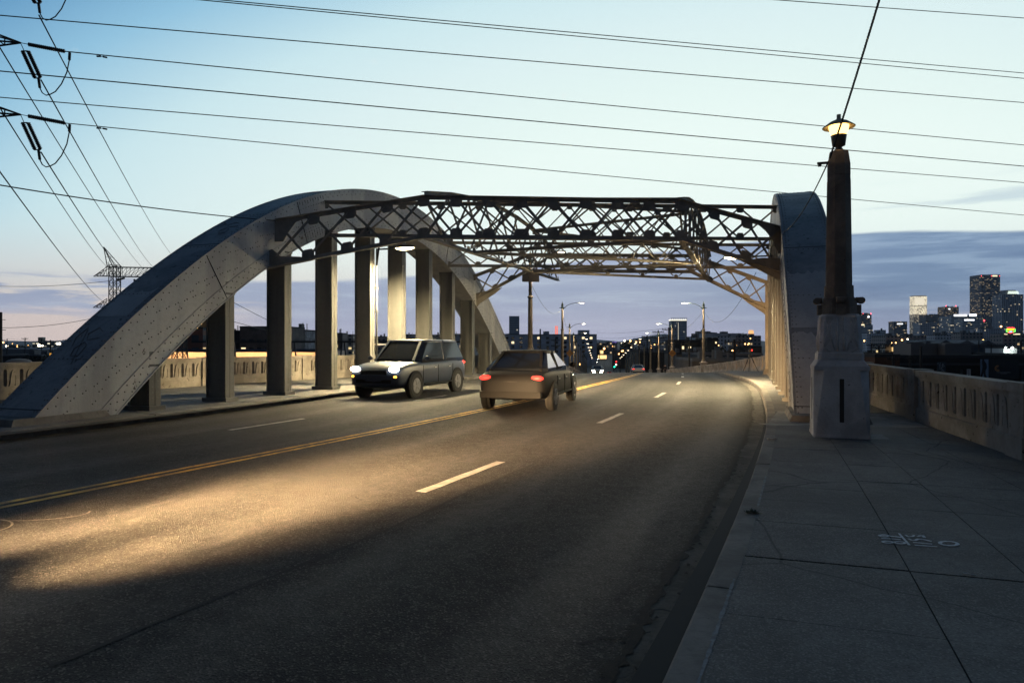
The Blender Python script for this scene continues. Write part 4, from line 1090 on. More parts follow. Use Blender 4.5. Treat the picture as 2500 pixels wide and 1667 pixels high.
wire('far_wire', 'faint wire rising from the left edge to the arch over the pink horizon', [at(-20, 800, 120), at(262, 768, 150)], .05, .8, 14)
wire('far_wire', 'upper of two thin wires sloping down behind the left columns', [at(540, 722, 120), at(770, 832, 200)], .05, .5, 14)
wire('far_wire', 'lower of two thin wires sloping down behind the left columns', [at(545, 778, 120), at(775, 828, 200)], .05, .5, 14)
# ---------------------------------------------------------------- cars (built facing +y, on the ground at the origin)
TYRE = mat('tyre', (.012, .012, .012), .85); RIM = mat('wheel_rim', (.28, .28, .29), .35, .8)
TRIM = mat('car_trim', (.012, .012, .013), .75, spec=.15); PLATE = mat('number_plate', (.16, .16, .15), .8, spec=.1)
def car_paint(name, c): return mat(name, c, .42, 0, spec=.35)
def make_car(label, paint, kind='sedan', lights='front', group='cars on the viaduct'):
    t = thing('car', label, 'car', (0, 0, 0), group)
    if kind == 'sedan':
        st = [(-2.32, .38, .74, .66), (-2.25, .30, .92, .80), (-1.75, .24, 1.02, .88), (-1.0, .22, 1.0, .91), (0, .22, .97, .915), (.95, .22, .95, .91), (1.45, .23, .90, .89), (1.95, .24, .80, .84), (2.22, .28, .68, .76), (2.32, .36, .56, .64)]
        gl = ((-1.85, 1.05, .80, .98), (-1.05, .30, .60, 1.44)); wy = (1.42, -1.38); wr = .33; hz, tz = .66, .82
    else:
        st = [(-2.36, .42, .95, .74), (-2.30, .34, 1.10, .86), (-1.8, .28, 1.16, .93), (-1.0, .27, 1.14, .955), (0, .27, 1.12, .96), (.95, .27, 1.12, .955), (1.45, .28, 1.10, .94), (2.0, .29, 1.04, .90), (2.26, .33, .92, .84), (2.36, .42, .76, .74)]
        gl = ((-2.22, 1.15, .86, 1.12), (-1.95, .45, .70, 1.76)); wy = (1.45, -1.42); wr = .38; hz, tz = .90, 1.0
    vs = []; fs = []; n = 12
    for y, zb, zt, w in st:
        ring = [(w * .78, zb), (w * .97, zb + .10), (w, zb + (zt - zb) * .45), (w * .985, zb + (zt - zb) * .75), (w * .93, zt - .05), (w * .78, zt)]
        vs += [(x, y, z) for x, z in ring] + [(-x, y, z) for x, z in ring[::-1]]
    for i in range(len(st) - 1):
        for k in range(n): fs.append((i * n + k, i * n + (k + 1) % n, (i + 1) * n + (k + 1) % n, (i + 1) * n + k))
    fs += [tuple(range(n))[::-1], tuple((len(st) - 1) * n + k for k in range(n))]
    m = MB(); m.add(vs, fs, True); b = m.build('body', paint, t, True)
    md = b.modifiers.new('s', 'SUBSURF'); md.levels = 2; md.render_levels = 2
    (ya, yb, w0, z0), (yc, yd, w1, z1) = gl
    m = MB(); vs = []; fs = []
    for (y0, y1, w, z) in ((ya, yb, w0, z0 - .06), (ya * .93 + yc * .07, yb * .93 + yd * .07, w0 * .985, z0 + .06), (yc, yd, w1, z1 - .02)):
        vs += [(-w * .8, y0, z), (w * .8, y0, z), (w, y0 + .14, z), (w, y1 - .22, z), (w * .78, y1, z), (-w * .78, y1, z), (-w, y1 - .22, z), (-w, y0 + .14, z)]
    for i in range(2):
        for k in range(8): fs.append((i * 8 + k, i * 8 + (k + 1) % 8, i * 8 + 8 + (k + 1) % 8, i * 8 + 8 + k))
    fs.append(tuple(16 + k for k in range(8))); m.add(vs, fs); m.build('windows', GLASS, t, True)
    m = MB(); vs = []
    for s_, z in ((1.03, z1 - .05), (1.02, z1), (.75, z1 + .035)):
        vs += [(-w1 * .8 * s_, (yc + yd) / 2 + (yc - (yc + yd) / 2) * s_, z), (w1 * .8 * s_, (yc + yd) / 2 + (yc - (yc + yd) / 2) * s_, z), (w1 * s_, (yc + yd) / 2 + (yc + .14 - (yc + yd) / 2) * s_, z), (w1 * s_, (yc + yd) / 2 + (yd - .22 - (yc + yd) / 2) * s_, z),
               (w1 * .78 * s_, (yc + yd) / 2 + (yd - (yc + yd) / 2) * s_, z), (-w1 * .78 * s_, (yc + yd) / 2 + (yd - (yc + yd) / 2) * s_, z), (-w1 * s_, (yc + yd) / 2 + (yd - .22 - (yc + yd) / 2) * s_, z), (-w1 * s_, (yc + yd) / 2 + (yc + .14 - (yc + yd) / 2) * s_, z)]
    fs = [(i * 8 + k, i * 8 + (k + 1) % 8, i * 8 + 8 + (k + 1) % 8, i * 8 + 8 + k) for i in range(2) for k in range(8)] + [tuple(16 + k for k in range(8))]
    m.add(vs, fs, True)
    for sx in (-1, 1):
        for a, c in (((sx * w0 * .80, ya + .02, z0), (sx * w1 * .82, yc, z1)), ((sx * w0 * .79, yb, z0), (sx * w1 * .80, yd, z1)), ((sx * w0 * 1.0, (ya + yb) / 2 - .1, z0), (sx * w1 * 1.0, (yc + yd) / 2, z1))): m.bar(a, c, .07, .05)
    m.build('roof', paint, t, True)
    for sx in (-1, 1):
        for y in wy:
            w = MB(); xx = sx * (st[4][3] - .10); w.tube([(xx - sx * .10, y, wr), (xx - sx * .02, y, wr), (xx + sx * .10, y, wr), (xx + sx * .115, y, wr)], [wr * .93, wr, wr, wr * .92], 22); wo = w.build('wheel', TYRE, t, True)
            w = MB(); w.tube([(xx + sx * .117, y, wr), (xx + sx * .122, y, wr)], [wr * .62, wr * .58], 16)
            for k in range(5): a = k * 1.2566; w.bar((xx + sx * .126, y, wr), (xx + sx * .124, y + wr * .56 * math.cos(a), wr + wr * .56 * math.sin(a)), .05, .02, (1, 0, 0))
            w.build('rim', RIM, wo, True)
            w = MB(); w.tube([(sx * (st[4][3] - .14), y, wr + .02), (sx * (st[4][3] + .006), y, wr + .02)], wr * 1.17, 22); w.build('wheel_arch', TRIM, t, True)
        m = MB(); m.sphere((sx * (w0 + .17), yb - .25, z0 + .08), .1, 10, 6, (1, .6, .75)); m.build('mirror', paint, t, True)
        m = MB(); fx = sx * st[-2][3] * .80; m.sphere((fx, 2.225 if kind == 'sedan' else 2.28, hz), .13, 12, 8, (1.3, .55, .62)); m.build('headlight', LAMP_HEAD if lights in ('front', 'both') else GLASS, t, True)
        if lights in ('front', 'both'):
            m = MB(); m.sphere((fx * 1.05, 2.25 if kind == 'sedan' else 2.30, hz - .22), .05, 8, 6, (1.6, .6, .7)); m.build('marker_light', emis('marker_amber', (1, .38, .03), 9), t, True)
        m = MB(); m.sphere((sx * st[1][3] * .80, -2.23 if kind == 'sedan' else -2.28, tz), .12, 10, 6, (1.35, .6, .55)); m.build('taillight', LAMP_TAIL, t, True)
    zb_, zt_ = st[4][1], st[4][2]; wB = st[4][3]
    for sx in (-1, 1):
        for y in ((.95, -.05, -1.0) if kind == 'sedan' else (1.0, 0.0, -1.05)):
            m = MB(); m.bar((sx * (wB - .004), y, zb_ + .16), (sx * (wB - .010), y - .03, zt_ - .13), .012, .014); m.build('door_seam', TRIM, t, True)
        m = MB(); m.bar((sx * (wB - .001), .92, zb_ + .14), (sx * (wB - .001), -1.0, zb_ + .14), .03, .05); m.build('sill', TRIM, t, True)
        for y in (.18, -.82): m = MB(); m.box((sx * (wB - .008), y, zt_ - .22), (.03, .16, .03)); m.build('door_handle', RIM, t, True)
    m = MB(); m.bar((-w0 * .7, yb + .02, z0 - .03), (w0 * .7, yb + .02, z0 - .03), .06, .03); m.build('wiper_cowl', TRIM, t, True)
    m = MB(); m.box((0, 2.30, hz - .20), (.42, .05, .12)); m.build('number_plate', PLATE, t, True)
    m = MB(); m.box((0, 2.27, hz - .12), (.9, .14, .16)); m.box((0, 2.25, hz - .36), (1.2, .2, .10)); m.build('grille', TRIM, t, True)
    m = MB(); m.box((0, -2.29 if kind == 'sedan' else -2.34, tz - .16), (.34, .03, .16)); m.build('number_plate', PLATE, t, True)
    m = MB(); m.box((0, -2.25, .42), (1.5, .22, .14)); m.build('bumper', TRIM, t, True)
    return t
def place_car(t, X, Y, away=True, fX=CEN, beams=0, yaw=0):
    d = (fX(Y + .5) - fX(Y - .5)); a = math.atan2(-d, 1) + yaw
    t.location = (X, Y, rz(X, Y) if Y < 130 else zr(Y)); pit = math.atan2(zr(Y + 2) - zr(Y - 2), 4)
    t.rotation_euler = (pit if away else -pit, 0, a if away else a + math.pi)
    if beams:
        for sx in (-1, 1):
            lamp_light('SPOT', (sx * .62, 2.5, .68), beams * .8, (1, .63, .29), .3, (sx * .35 - .1, 8.5, -.95), 60, 1.0, t)
            lamp_light('SPOT', (sx * .55, 2.5, .68), beams * 8, (1, .63, .29), .3, (sx * .25 + .45, 15, -.5), 32, 1.0, t)
    return t
LR = lambda Y: CEN(Y) + (KER(Y) - CEN(Y)) * .27
LL = lambda Y: CEN(Y) - (CEN(Y) - KEL(Y)) * .26
LL2 = lambda Y: CEN(Y) - (CEN(Y) - KEL(Y)) * .72
BEAM = 420
c = make_car('dark sedan driving away in the lane beside the yellow line, red tail lights lit', mat('car_dark', (.016, .016, .018), .6, 0, spec=.08), 'sedan', 'both'); place_car(c, .55, 18.6, True, CEN, BEAM * 2.2, R(8))
c = make_car('dark blue suv coming towards the camera in front of the left columns, headlights lit', car_paint('car_blue', (.02, .03, .055)), 'suv', 'front'); place_car(c, LL2(22.5), 22.5, False, CEN, BEAM * .12)
c = make_car('black sedan whose headlights light the near lane from beyond the left edge', car_paint('car_black', (.012, .013, .016)), 'sedan', 'both'); place_car(c, LR(2.4) + .1, 2.4, True, CEN, BEAM * 10, R(-1.5))
c = make_car('oncoming car with glaring headlights on the crest left of the yellow line', car_paint('car_grey', (.08, .08, .085)), 'sedan', 'front'); place_car(c, CEN(97) - 4.0, 97, False, CEN, BEAM * .12)
for sx in (-.5, .5):
    m = MB(); m.sphere((sx, 2.30, .52), .15, 12, 8, (1, .5, 1)); m.build('glare_sphere', emis('glare_sphere_glow', (1, .88, .66), 160), c, True)  # glowing spheres added to strengthen the headlight glare
cw = make_car('silver car with red tail lights going down beyond the crest on the right', car_paint('car_silver', (.25, .26, .27)), 'sedan', 'both'); place_car(cw, CEN(93) + 1.4, 93, True)
def far_lamps(c, big): pass
for i, (Y, dx, lab) in enumerate(((330, -2.0, 'nearest of the oncoming cars far down the street'), (385, -4.4, 'second of the oncoming cars far down the street'), (440, -2.2, 'third of the oncoming cars far down the street'), (520, -4.6, 'fourth of the oncoming cars far down the street'), (620, -2.4, 'farthest of the oncoming cars far down the street'))):
    k = make_car(lab + ', headlights lit', car_paint('car_grey', (.08, .08, .085)), 'suv' if i % 2 else 'sedan', 'front', 'cars far down the street'); place_car(k, CEN(Y) + dx, Y, False)
k = make_car('dark suv with red tail lights waiting at the far traffic lights', car_paint('car_black', (.012, .013, .016)), 'suv', 'both', 'cars far down the street'); place_car(k, CEN(345) + 2.4, 345, True)
# traffic lights far down the street
def signal(label, px, py, Y, on):
    p = at(px, py, Y); t = thing('traffic_light', label, 'traffic light', (p.x, Y, -15)); H = p.z + 15
    m = MB(); m.tube([(0, 0, 0), (0, 0, H + .3)], .09, 8); m.build('pole', DARK, t, True)
    m = MB(); m.box((0, -.15, H), (.42, .3, 1.25)); h = m.build('signal_head', DARK, t, True)
    for k, (nm, c) in enumerate((('red', (1, .02, .02)), ('amber', (1, .45, .02)), ('green', (.02, 1, .55)))):
        m = MB(); m.sphere((0, -.32, H + .4 - .4 * k), .22 if nm == on else .13, 10, 6, (1, .4, 1)); m.build('signal_lens', emis('signal_' + nm, c, 14) if nm == on else GLASS, h, True)
signal('far traffic light showing green, right of the waiting car', 1500, 893, 300, 'green')
signal('far traffic light showing red, right of the green one', 1504.5, 885, 310, 'red')

# ---------------------------------------------------------------- people and the tripod
def skin_obj(name, joints, edges, radii, m, parent):
    me = bpy.data.meshes.new(name); me.from_pydata(joints, edges, []); o = bpy.data.objects.new(name, me); COL.objects.link(o); o.parent = parent
    md = o.modifiers.new('skin', 'SKIN')
    for i, r in enumerate(radii): me.skin_vertices[0].data[i].radius = (r, r) if not hasattr(r, '__len__') else r
    me.skin_vertices[0].data[0].use_root = True
    o.modifiers.new('s', 'SUBSURF').render_levels = 2; me.materials.append(m); return o
SKIN = mat('skin', (.35, .2, .14), .6)
def person(label, X, Y, yaw, coat, trs, hair):
    t = thing('person', label, 'person', (X, Y, zr(Y) + KH)); t.rotation_euler = (0, 0, yaw)
    J = [(0, 0, .95), (0, 0, 1.18), (0, 0, 1.42), (0, .01, 1.52), (0, .02, 1.60), (0, .03, 1.70), (.18, 0, 1.40), (.24, -.02, 1.12), (.23, .10, .88), (.22, .14, .80), (-.18, 0, 1.40), (-.24, -.06, 1.12), (-.23, -.02, .87), (-.22, 0, .79),
         (.10, 0, .90), (.12, .12, .50), (.12, .05, .08), (.12, .20, .04), (-.10, 0, .90), (-.12, -.10, .50), (-.12, -.26, .10), (-.12, -.14, .04), (.20, .17, .73), (-.20, .03, .72)]
    E = [(0, 1), (1, 2), (2, 3), (3, 4), (4, 5), (2, 6), (6, 7), (7, 8), (8, 9), (2, 10), (10, 11), (11, 12), (12, 13), (0, 14), (14, 15), (15, 16), (16, 17), (0, 18), (18, 19), (19, 20), (20, 21), (9, 22), (13, 23)]
    rad = [.14, .13, .15, .055, .09, .085, .07, .05, .036, .03, .07, .05, .036, .03, .10, .065, .045, .04, .10, .065, .045, .04, .022, .022]
    skin_obj('body', J, E, rad, SKIN, t)
    sub = lambda ids: ([J[i] for i in ids], {v: k for k, v in enumerate(ids)})
    js, mp = sub([0, 1, 2, 6, 7, 8, 10, 11, 12]); es = [(mp[a], mp[b]) for a, b in E if a in mp and b in mp]
    skin_obj('jacket', js, es, [.17, .16, .17, .085, .064, .05, .085, .064, .05], coat, t)
    js, mp = sub([0, 14, 15, 16, 18, 19, 20]); es = [(mp[a], mp[b]) for a, b in E if a in mp and b in mp]
    skin_obj('trousers', js, es, [.155, .115, .08, .06, .115, .08, .06], trs, t)
    m = MB(); m.sphere((0, .01, 1.70), .108, 12, 8, (.92, 1.05, 1.0)); m.v = [v for v in m.v]; m.build('hair', hair, t, True)
    m = MB(); 
    for sx in (-1, 1): m.box((sx * .12, .12 if sx > 0 else -.19, .045), (.10, .28, .09))
    m.build('shoes', DARK, t, True)
COATS = [mat('coat_olive', (.07, .055, .03), .9), mat('coat_dark', (.018, .017, .02), .9)]; TRS = mat('trousers_dark', (.015, .016, .02), .9); HAIR = mat('hair_dark', (.012, .009, .007), .7)
person('walker in an olive jacket on the left pavement beyond the arch', 2.75, 52.5, R(160), COATS[0], TRS, HAIR)
person('walker in dark clothes farther along the left pavement', 2.0, 58, R(170), COATS[1], TRS, HAIR)
person('figure in dark clothes standing by the third right street lamp', WAR(108) - 1.3, 108, R(180), COATS[1], TRS, HAIR)
TX, TY = 14.65, 42
t = thing('tripod', 'black tripod standing on the pavement beyond the right arch', 'tripod', (TX, TY, zr(TY) + KH))
h = Vector((0, 0, 1.02))
for a in (200, 330, 85):
    f = Vector((.52 * math.cos(R(a)), .35 * math.sin(R(a)), 0)); m = MB(); m.tube([h + f * .08, h.lerp(f, .5)], .03, 8); m.tube([h.lerp(f, .48), f + Vector((0, 0, .01))], .02, 8); m.build('leg', DARK, t, True)
m = MB(); m.tube([h - Vector((0, 0, .1)), h + Vector((0, 0, .14))], .03, 8); m.sphere(h, .07); m.box(h + Vector((0, 0, .17)), (.12, .12, .04)); m.tube([h + Vector((.05, 0, .12)), h + Vector((.25, -.1, 0))], .012, 6); m.build('head', DARK, t, True)
cm = thing('camera_body', 'black camera with a red light mounted on the tripod', 'camera', (TX, TY, zr(TY) + KH + 1.21))
m = MB(); m.box((0, 0, .07), (.19, .10, .14)); m.box((0, 0, .16), (.09, .09, .05)); m.build('body', DARK, cm, True)
m = MB(); m.tube([(0, .05, .07), (0, .20, .07)], .055, 12); m.build('lens', DARK, cm, True)
m = MB(); m.sphere((.09, -.055, .12), .035); m.build('status_light', emis('status_red', (1, .03, .02), 8), cm, True)
# ---------------------------------------------------------------- the city
ROOF = mat('tar_roof', (.03, .03, .034), .9, 0, .4, .2); ROOF_PALE = mat('pale_roof', (.16, .165, .18), .85, 0, .4, .15)
UNIT = mat('roof_unit', (.10, .10, .105), .7)
def bld(name, label, x0, x1, yt, Y, m, depth=None, units=2, roofm=None, cat='building', group=None, yaw=0, parapet=True):
    a = at(x0, yt, Y); b = at(x1, yt, Y); W = b.x - a.x; H = a.z + 15; D = depth or min(max(W * .7, 12), 60)
    t = thing(name, label, cat, ((a.x + b.x) / 2, Y + D / 2, -15), group); t.rotation_euler = (0, 0, R(yaw))
    k = MB(); k.add([(-W / 2, -D / 2, 0), (W / 2, -D / 2, 0), (W / 2, D / 2, 0), (-W / 2, D / 2, 0), (-W / 2, -D / 2, H), (W / 2, -D / 2, H), (W / 2, D / 2, H), (-W / 2, D / 2, H)], [(0, 1, 5, 4), (1, 2, 6, 5), (2, 3, 7, 6), (3, 0, 4, 7)])
    k.build('wall', m, t, True)
    k = MB(); k.box((0, 0, H - .2), (W - .3, D - .3, .3))
    if parapet:
        for sx in (-1, 1): k.box((sx * (W / 2 - .12), 0, H + .12), (.34, D + .1, .5)); k.box((0, sx * (D / 2 - .12), H + .122), (W - .46, .34, .5))
    r = k.build('roof', roofm or ROOF, t, True)
    rnd = random.Random(int(x0 * 7 + yt))
    for i in range(units):
        k = MB(); w = rnd.uniform(.06, .18) * W; h = min(4, rnd.uniform(.03, .09) * H + 1); k.box((rnd.uniform(-.35, .35) * W, rnd.uniform(-.2, .3) * D, H + h / 2), (w, min(D * .3, w * 1.2), h)); k.build('roof_unit', UNIT, r, True); k = MB(); k.box((rnd.uniform(-.35, .35) * W, 0, H + h / 2), (w * .3, w * .3, h * 1.2)); k.build('roof_unit', UNIT, r, True)
    t['W'] = W; t['H'] = H; t['D'] = D; return t
def lit_strip(t, u0, u1, v0, v1, m, name='lit_band'):
    """a lit band on the front wall, in fractions of the wall"""
    W, H, D = t['W'], t['H'], t['D']; k = MB(); k.box((W * ((u0 + u1) / 2 - .5), -D / 2 - .15, H * (v0 + v1) / 2), (W * (u1 - u0), .3, H * (v1 - v0))); return k.build(name, m, t, True)
WHITE_ON = emis('sign_white', (.95, .97, 1), 2.2); WARM_ON = emis('band_warm', (1, .80, .50), 1.6)
RED_ON = emis('beacon_red', (1, .05, .06), 9)
def beacons(t, us):
    for u in us:
        k = MB(); k.tube([(t['W'] * (u - .5), -t['D'] / 2 + .5, t['H']), (t['W'] * (u - .5), -t['D'] / 2 + .5, t['H'] + 3)], .2, 6); k.sphere((t['W'] * (u - .5), -t['D'] / 2 + .5, t['H'] + 3.5), 1.3, 8, 5); k.build('beacon', RED_ON, t, True)
F1 = facade_mat('tower_black', (0.11, 0.13, 0.18), 3.4, 4.2, 0.15, (1, .74, .40), 0.75, .8, .5)
F2 = facade_mat('tower_ribbed', (0.32, 0.37, 0.45), 7.0, 4.0, 0.06, (1, .80, .5), 0.8, .55, .8, (.03, .04, .055))
F3 = facade_mat('tower_pale', (0.34, 0.32, 0.31), 3.0, 4.2, 0.5, (1, .86, .62), 0.7, .8, .55)
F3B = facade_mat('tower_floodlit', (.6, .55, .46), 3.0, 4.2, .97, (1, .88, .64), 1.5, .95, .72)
F4 = facade_mat('tower_brown', (0.15, 0.15, 0.17), 3.6, 4.0, 0.14, (1, .70, .36), 0.7, .7, .5)
F5 = facade_mat('office_grey', (0.46, 0.5, 0.56), 4.2, 4.2, 0.11, (1, .84, .55), 0.9, .85, .45, (.04, .05, .06))
F6 = facade_mat('block_pale', (0.5, 0.52, 0.57), 4.0, 3.8, 0.08, (1, .80, .5), 0.9, .5, .5, (.05, .055, .065))
F7 = facade_mat('block_brown', (0.26, 0.22, 0.21), 4.4, 4.0, 0.05, (1, .72, .38), 1.0, .5, .5)
F8 = facade_mat('loft_pale', (0.42, 0.36, 0.29), 3.1, 3.3, 0.06, (1, .75, .35), 1.6, .72, .52, (.035, .035, .04))
F9 = facade_mat('brick_red', (0.17, 0.07, 0.045), 3.6, 3.9, 0.08, (1, .72, .35), 1.2, .62, .62, (.04, .05, .06))
F10 = facade_mat('block_dark', (0.06, 0.058, 0.062), 5.0, 4.0, 0.1, (1, .75, .42), 1.0, .42, .42)
F11 = facade_mat('block_white', (0.62, 0.64, 0.69), 4.0, 4.0, 0.03, (1, .82, .55), 1.0, .45, .55, (.06, .065, .075))
F12 = facade_mat('glass_tower', (0.32, 0.4, 0.52), 3.2, 4.0, 0.03, (1, .9, .7), 0.7, .85, .6, (.10, .135, .185))
BLACKB = mat('black_brick', (.010, .010, .012), .9, 0, .3, .2)
WARE = mat('warehouse_dark', (.020, .017, .016), .9, 0, .4, .25); BROWN = mat('brown_stucco', (.085, .035, .016), .9, 0, .3, .4)
# downtown, from left to right
t = bld('office_tower', 'rounded dark office tower nearest the concrete lamp post', 2099, 2128, 768, 2300, F4, units=1); k = MB(); k.tube([(0, -t['D'] / 2, t['H']), (0, t['D'] / 2, t['H'])], [t['W'] * .42, t['W'] * .42], 24); k.v = [(x, y, t['H'] + max(0, (z - t['H'])) * .35) for x, y, z in k.v]; k.build('vaulted_top', F4, t, True); lit_strip(t, .66, .84, .905, .955, WHITE_ON); beacons(t, (.3, .95))
t = bld('office_block', 'stepped grey block in front of the rounded tower', 2090, 2131, 793, 2200, F5, units=2); lit_strip(t, .15, .5, .975, 1.03, WARM_ON)
t = bld('office_tower', 'short dark tower with a white lit sign near its top', 2182, 2215, 785, 2000, F4, units=0); lit_strip(t, .25, .68, .89, .93, WHITE_ON, 'sign_band'); lit_strip(t, .25, .65, .42, .46, WARM_ON)
t = bld('office_tower', 'pale tower with its upper half floodlit white', 2233, 2264, 768, 2600, F3, units=0)
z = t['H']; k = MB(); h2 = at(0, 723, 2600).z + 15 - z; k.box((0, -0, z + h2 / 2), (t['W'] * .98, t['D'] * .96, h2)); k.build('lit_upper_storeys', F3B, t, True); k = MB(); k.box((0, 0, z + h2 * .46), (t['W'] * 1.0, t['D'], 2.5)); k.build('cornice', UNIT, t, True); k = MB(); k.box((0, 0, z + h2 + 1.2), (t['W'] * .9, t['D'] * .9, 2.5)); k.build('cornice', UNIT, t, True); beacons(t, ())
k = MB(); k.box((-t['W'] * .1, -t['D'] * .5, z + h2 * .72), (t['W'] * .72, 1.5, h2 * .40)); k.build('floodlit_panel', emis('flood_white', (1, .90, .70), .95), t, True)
bld('office_block', 'wide dark block right of the floodlit tower', 2262, 2306, 769, 2300, F4, units=2)
t = bld('office_tower', 'brown tower with a flat top and red beacons', 2305, 2341, 749, 2500, F4, units=1); beacons(t, (.15, .8)); lit_strip(t, .3, .42, .93, .96, WHITE_ON)
t = bld('office_block', 'grey office slab with a bright white roof sign, left of the tallest tower', 2323, 2396, 771, 2050, F5, units=2); lit_strip(t, .08, .52, .985, 1.045, WHITE_ON, 'sign_band'); lit_strip(t, .6, .84, .985, 1.06, WHITE_ON, 'sign_band')
t = bld('office_block', 'lower grey office wing with a white sign against the foot of the tallest tower', 2350, 2394, 778, 1950, F5, units=1); lit_strip(t, .1, .66, .93, .98, WHITE_ON, 'sign_band')
t = bld('office_tower', 'tallest black tower of the skyline with scattered lit windows', 2395.5, 2442, 676, 2400, F1, 60, units=0)
k = MB(); k.box((0, 0, t['H'] + 4), (t['W'], t['D'], 8)); k.build('crown', mat('crown_grey', (.14, .145, .16), .7), t, True); k = MB(); k.box((t['W'] * .22, -t['D'] / 2 - .3, t['H'] + 3.5), (t['W'] * .26, 1, 4.5)); k.build('lit_band', WARM_ON, t, True)
k = MB(); k.box((t['W'] * .5 - 4, -t['D'] / 2 - .4, t['H'] / 2), (3, .8, t['H'])); k.box((-t['W'] * .5 + 2, -t['D'] / 2 - .4, t['H'] / 2), (2, .8, t['H'])); k.build('corner_pier', mat('crown_grey', (.14, .145, .16)), t, True); beacons(t, (.02, .55, .97)); lit_strip(t, .13, .19, .36, .38, RED_ON, 'red_light')
t = bld('office_tower', 'ribbed grey tower with a lit white crown at the right edge', 2447.5, 2499, 719, 2300, F2, 50, units=0); k = MB(); k.prism([(-.26, 0), (.30, 0), (.24, .22), (-.20, .22)], (0, 0, t['H']), (t['W'], 0, 0), (0, 0, t['W']), t['D'] * .6); k.build('crown', mat('crown_grey', (.14, .145, .16)), t, True)
for q in (.05, .11, .17): lit_strip(t, .23 + q * .3, .80 - q * .3, 1 + q * .30, 1.012 + q * .30, emis('crown_white', (.85, 1, .86), 1.6))
bld('office_tower', 'sliver of a dark tower between the tallest tower and the ribbed tower', 2440, 2450, 755, 2700, F4, units=0)
t = thing('radio_mast', 'lattice radio mast standing left of the tallest tower', 'mast', at(2386, 815, 2450)); t.location.z = -15; k = MB(); lat_mast(k, Vector((0, 0, 0)), 16, 1.5, at(0, 731, 2450).z + 15, 10, .8); k.build('lattice', mat('mast_grey', (.3, .3, .32)), t, True)
bld('city_block', 'pale low block with many small windows left of the short dark tower', 2118, 2165, 814, 1100, F11, units=2)
bld('city_block', 'white stepped block below the pale low block', 2143, 2163, 806, 1150, F11, units=1)
bld('city_block', 'long brown block below the short dark tower', 2163, 2262, 820, 800, F7, units=3)
bld('city_block', 'grey apartment slab in front of the floodlit tower', 2246, 2289, 787, 1500, F6, units=1)
bld('city_block', 'pale low block right of the grey apartment slab', 2284, 2350, 818, 900, F6, units=3)
bld('city_block', 'plain white gable block below the grey office slab', 2303, 2350, 812, 1000, F11, units=1)
bld('city_block', 'brown mid-rise under the tallest tower', 2346, 2400, 813, 850, F7, units=2)
t = bld('city_block', 'long grey podium block at the foot of the tallest tower', 2393, 2450, 803, 1200, F6, units=1)
t = bld('city_block', 'low grey block carrying the neon sign', 2448, 2512, 815, 700, F7, units=1); lit_strip(t, .06, .18, .97, 1.01, WARM_ON); lit_strip(t, .4, .66, .97, 1.01, WARM_ON)
# neon sign
ns = thing('neon_sign', 'round neon sign glowing red, yellow, green and blue at the right edge', 'sign', at(2468, 815, 695)); ns.location.y = 695
def np_(x, y): v = at(x, y, 695); return v
k = MB(); k.tube([np_(2459, 802), np_(2461, 800.2), np_(2465, 799.6), np_(2468, 800.6), np_(2471, 799.6), np_(2475, 800.2), np_(2477.5, 802)], .35, 6); k.tube([np_(2461, 811), np_(2467, 813.4), np_(2475, 811)], .35, 6); k.build('red_tubes', emis('neon_red', (1, .06, .06), 4), ns)
k = MB(); [k.box(np_(2460.5 + i * 2.3, 804.5), (.55, .2, 1.4)) for i in range(7)]; k.box(np_(2468, 806.2), (6.2, .2, .35)); k.build('yellow_lettering', emis('neon_yellow', (1, .75, .02), 4), ns)
k = MB(); k.tube([np_(2457.5, 803), np_(2457.5, 809.5), np_(2462, 810)], .35, 6); k.tube([np_(2478.5, 803), np_(2478.5, 809.5), np_(2474, 810)], .35, 6); k.build('green_tubes', emis('neon_green', (.15, 1, .12), 3), ns)
k = MB(); k.box(np_(2468, 809.8), (2.6, .2, 1.0)); k.build('blue_panel', emis('neon_blue', (.25, .45, 1), 3), ns)
k = MB(); k.box(np_(2468, 806.5) + Vector((0, .5, 0)), (8.2, .4, 5.2)); k.bar(np_(2464, 810) + Vector((0, .6, 0)), np_(2464, 819) + Vector((0, .6, 0)), .3, .3); k.bar(np_(2472, 810) + Vector((0, .6, 0)), np_(2472, 819) + Vector((0, .6, 0)), .3, .3); k.build('backing', DARK, ns)
# nearer blocks on the right
bld('loft_building', 'pale loft building with two rows of windows behind the dark warehouse', 2161, 2218, 841, 330, F8, units=2)
bld('loft_building', 'greyer loft wing joined to the right of the pale loft building', 2218.6, 2270, 842, 332, F7, units=2)
t = bld('warehouse', 'long low warehouse with some yellow windows right of the lofts', 2270, 2452, 842, 300, facade_mat('ware_lit', (.05, .047, .05), 6.5, 5.2, .28, (1, .66, .26), 2.6, .6, .4), 30, units=4, roofm=ROOF_PALE)
for i in range(3):
    k = MB(); W = t['W']; k.prism([(-W * .13, 0), (W * .13, 0), (0, 2.2)], (W * (-.28 + .28 * i), 0, t['H']), (1, 0, 0), (0, 0, 1), t['D']); k.build('gable_roof', ROOF_PALE, t, True)
t = bld('shed', 'white shed wall lit by floodlights at the right', 2450, 2483, 850, 260, mat('white_wall', (.45, .47, .46), .8), 10, units=0)
fl = thing('floodlight', 'glaring white floodlight on the white shed at the right', 'floodlight', at(2472, 849, 258)); k = MB(); k.sphere(at(2472, 849, 258), .38, 10, 6); k.build('lamp_lens', emis('flood_lens', (.9, 1, .95), 40), fl); k = MB(); k.box(at(2472, 848.2, 258.6), (.7, .8, .3)); k.build('lamp_head', DARK, fl); lamp_light('POINT', (0, -.6, -.2), 900, (.9, 1, .95), .3, parent=fl)
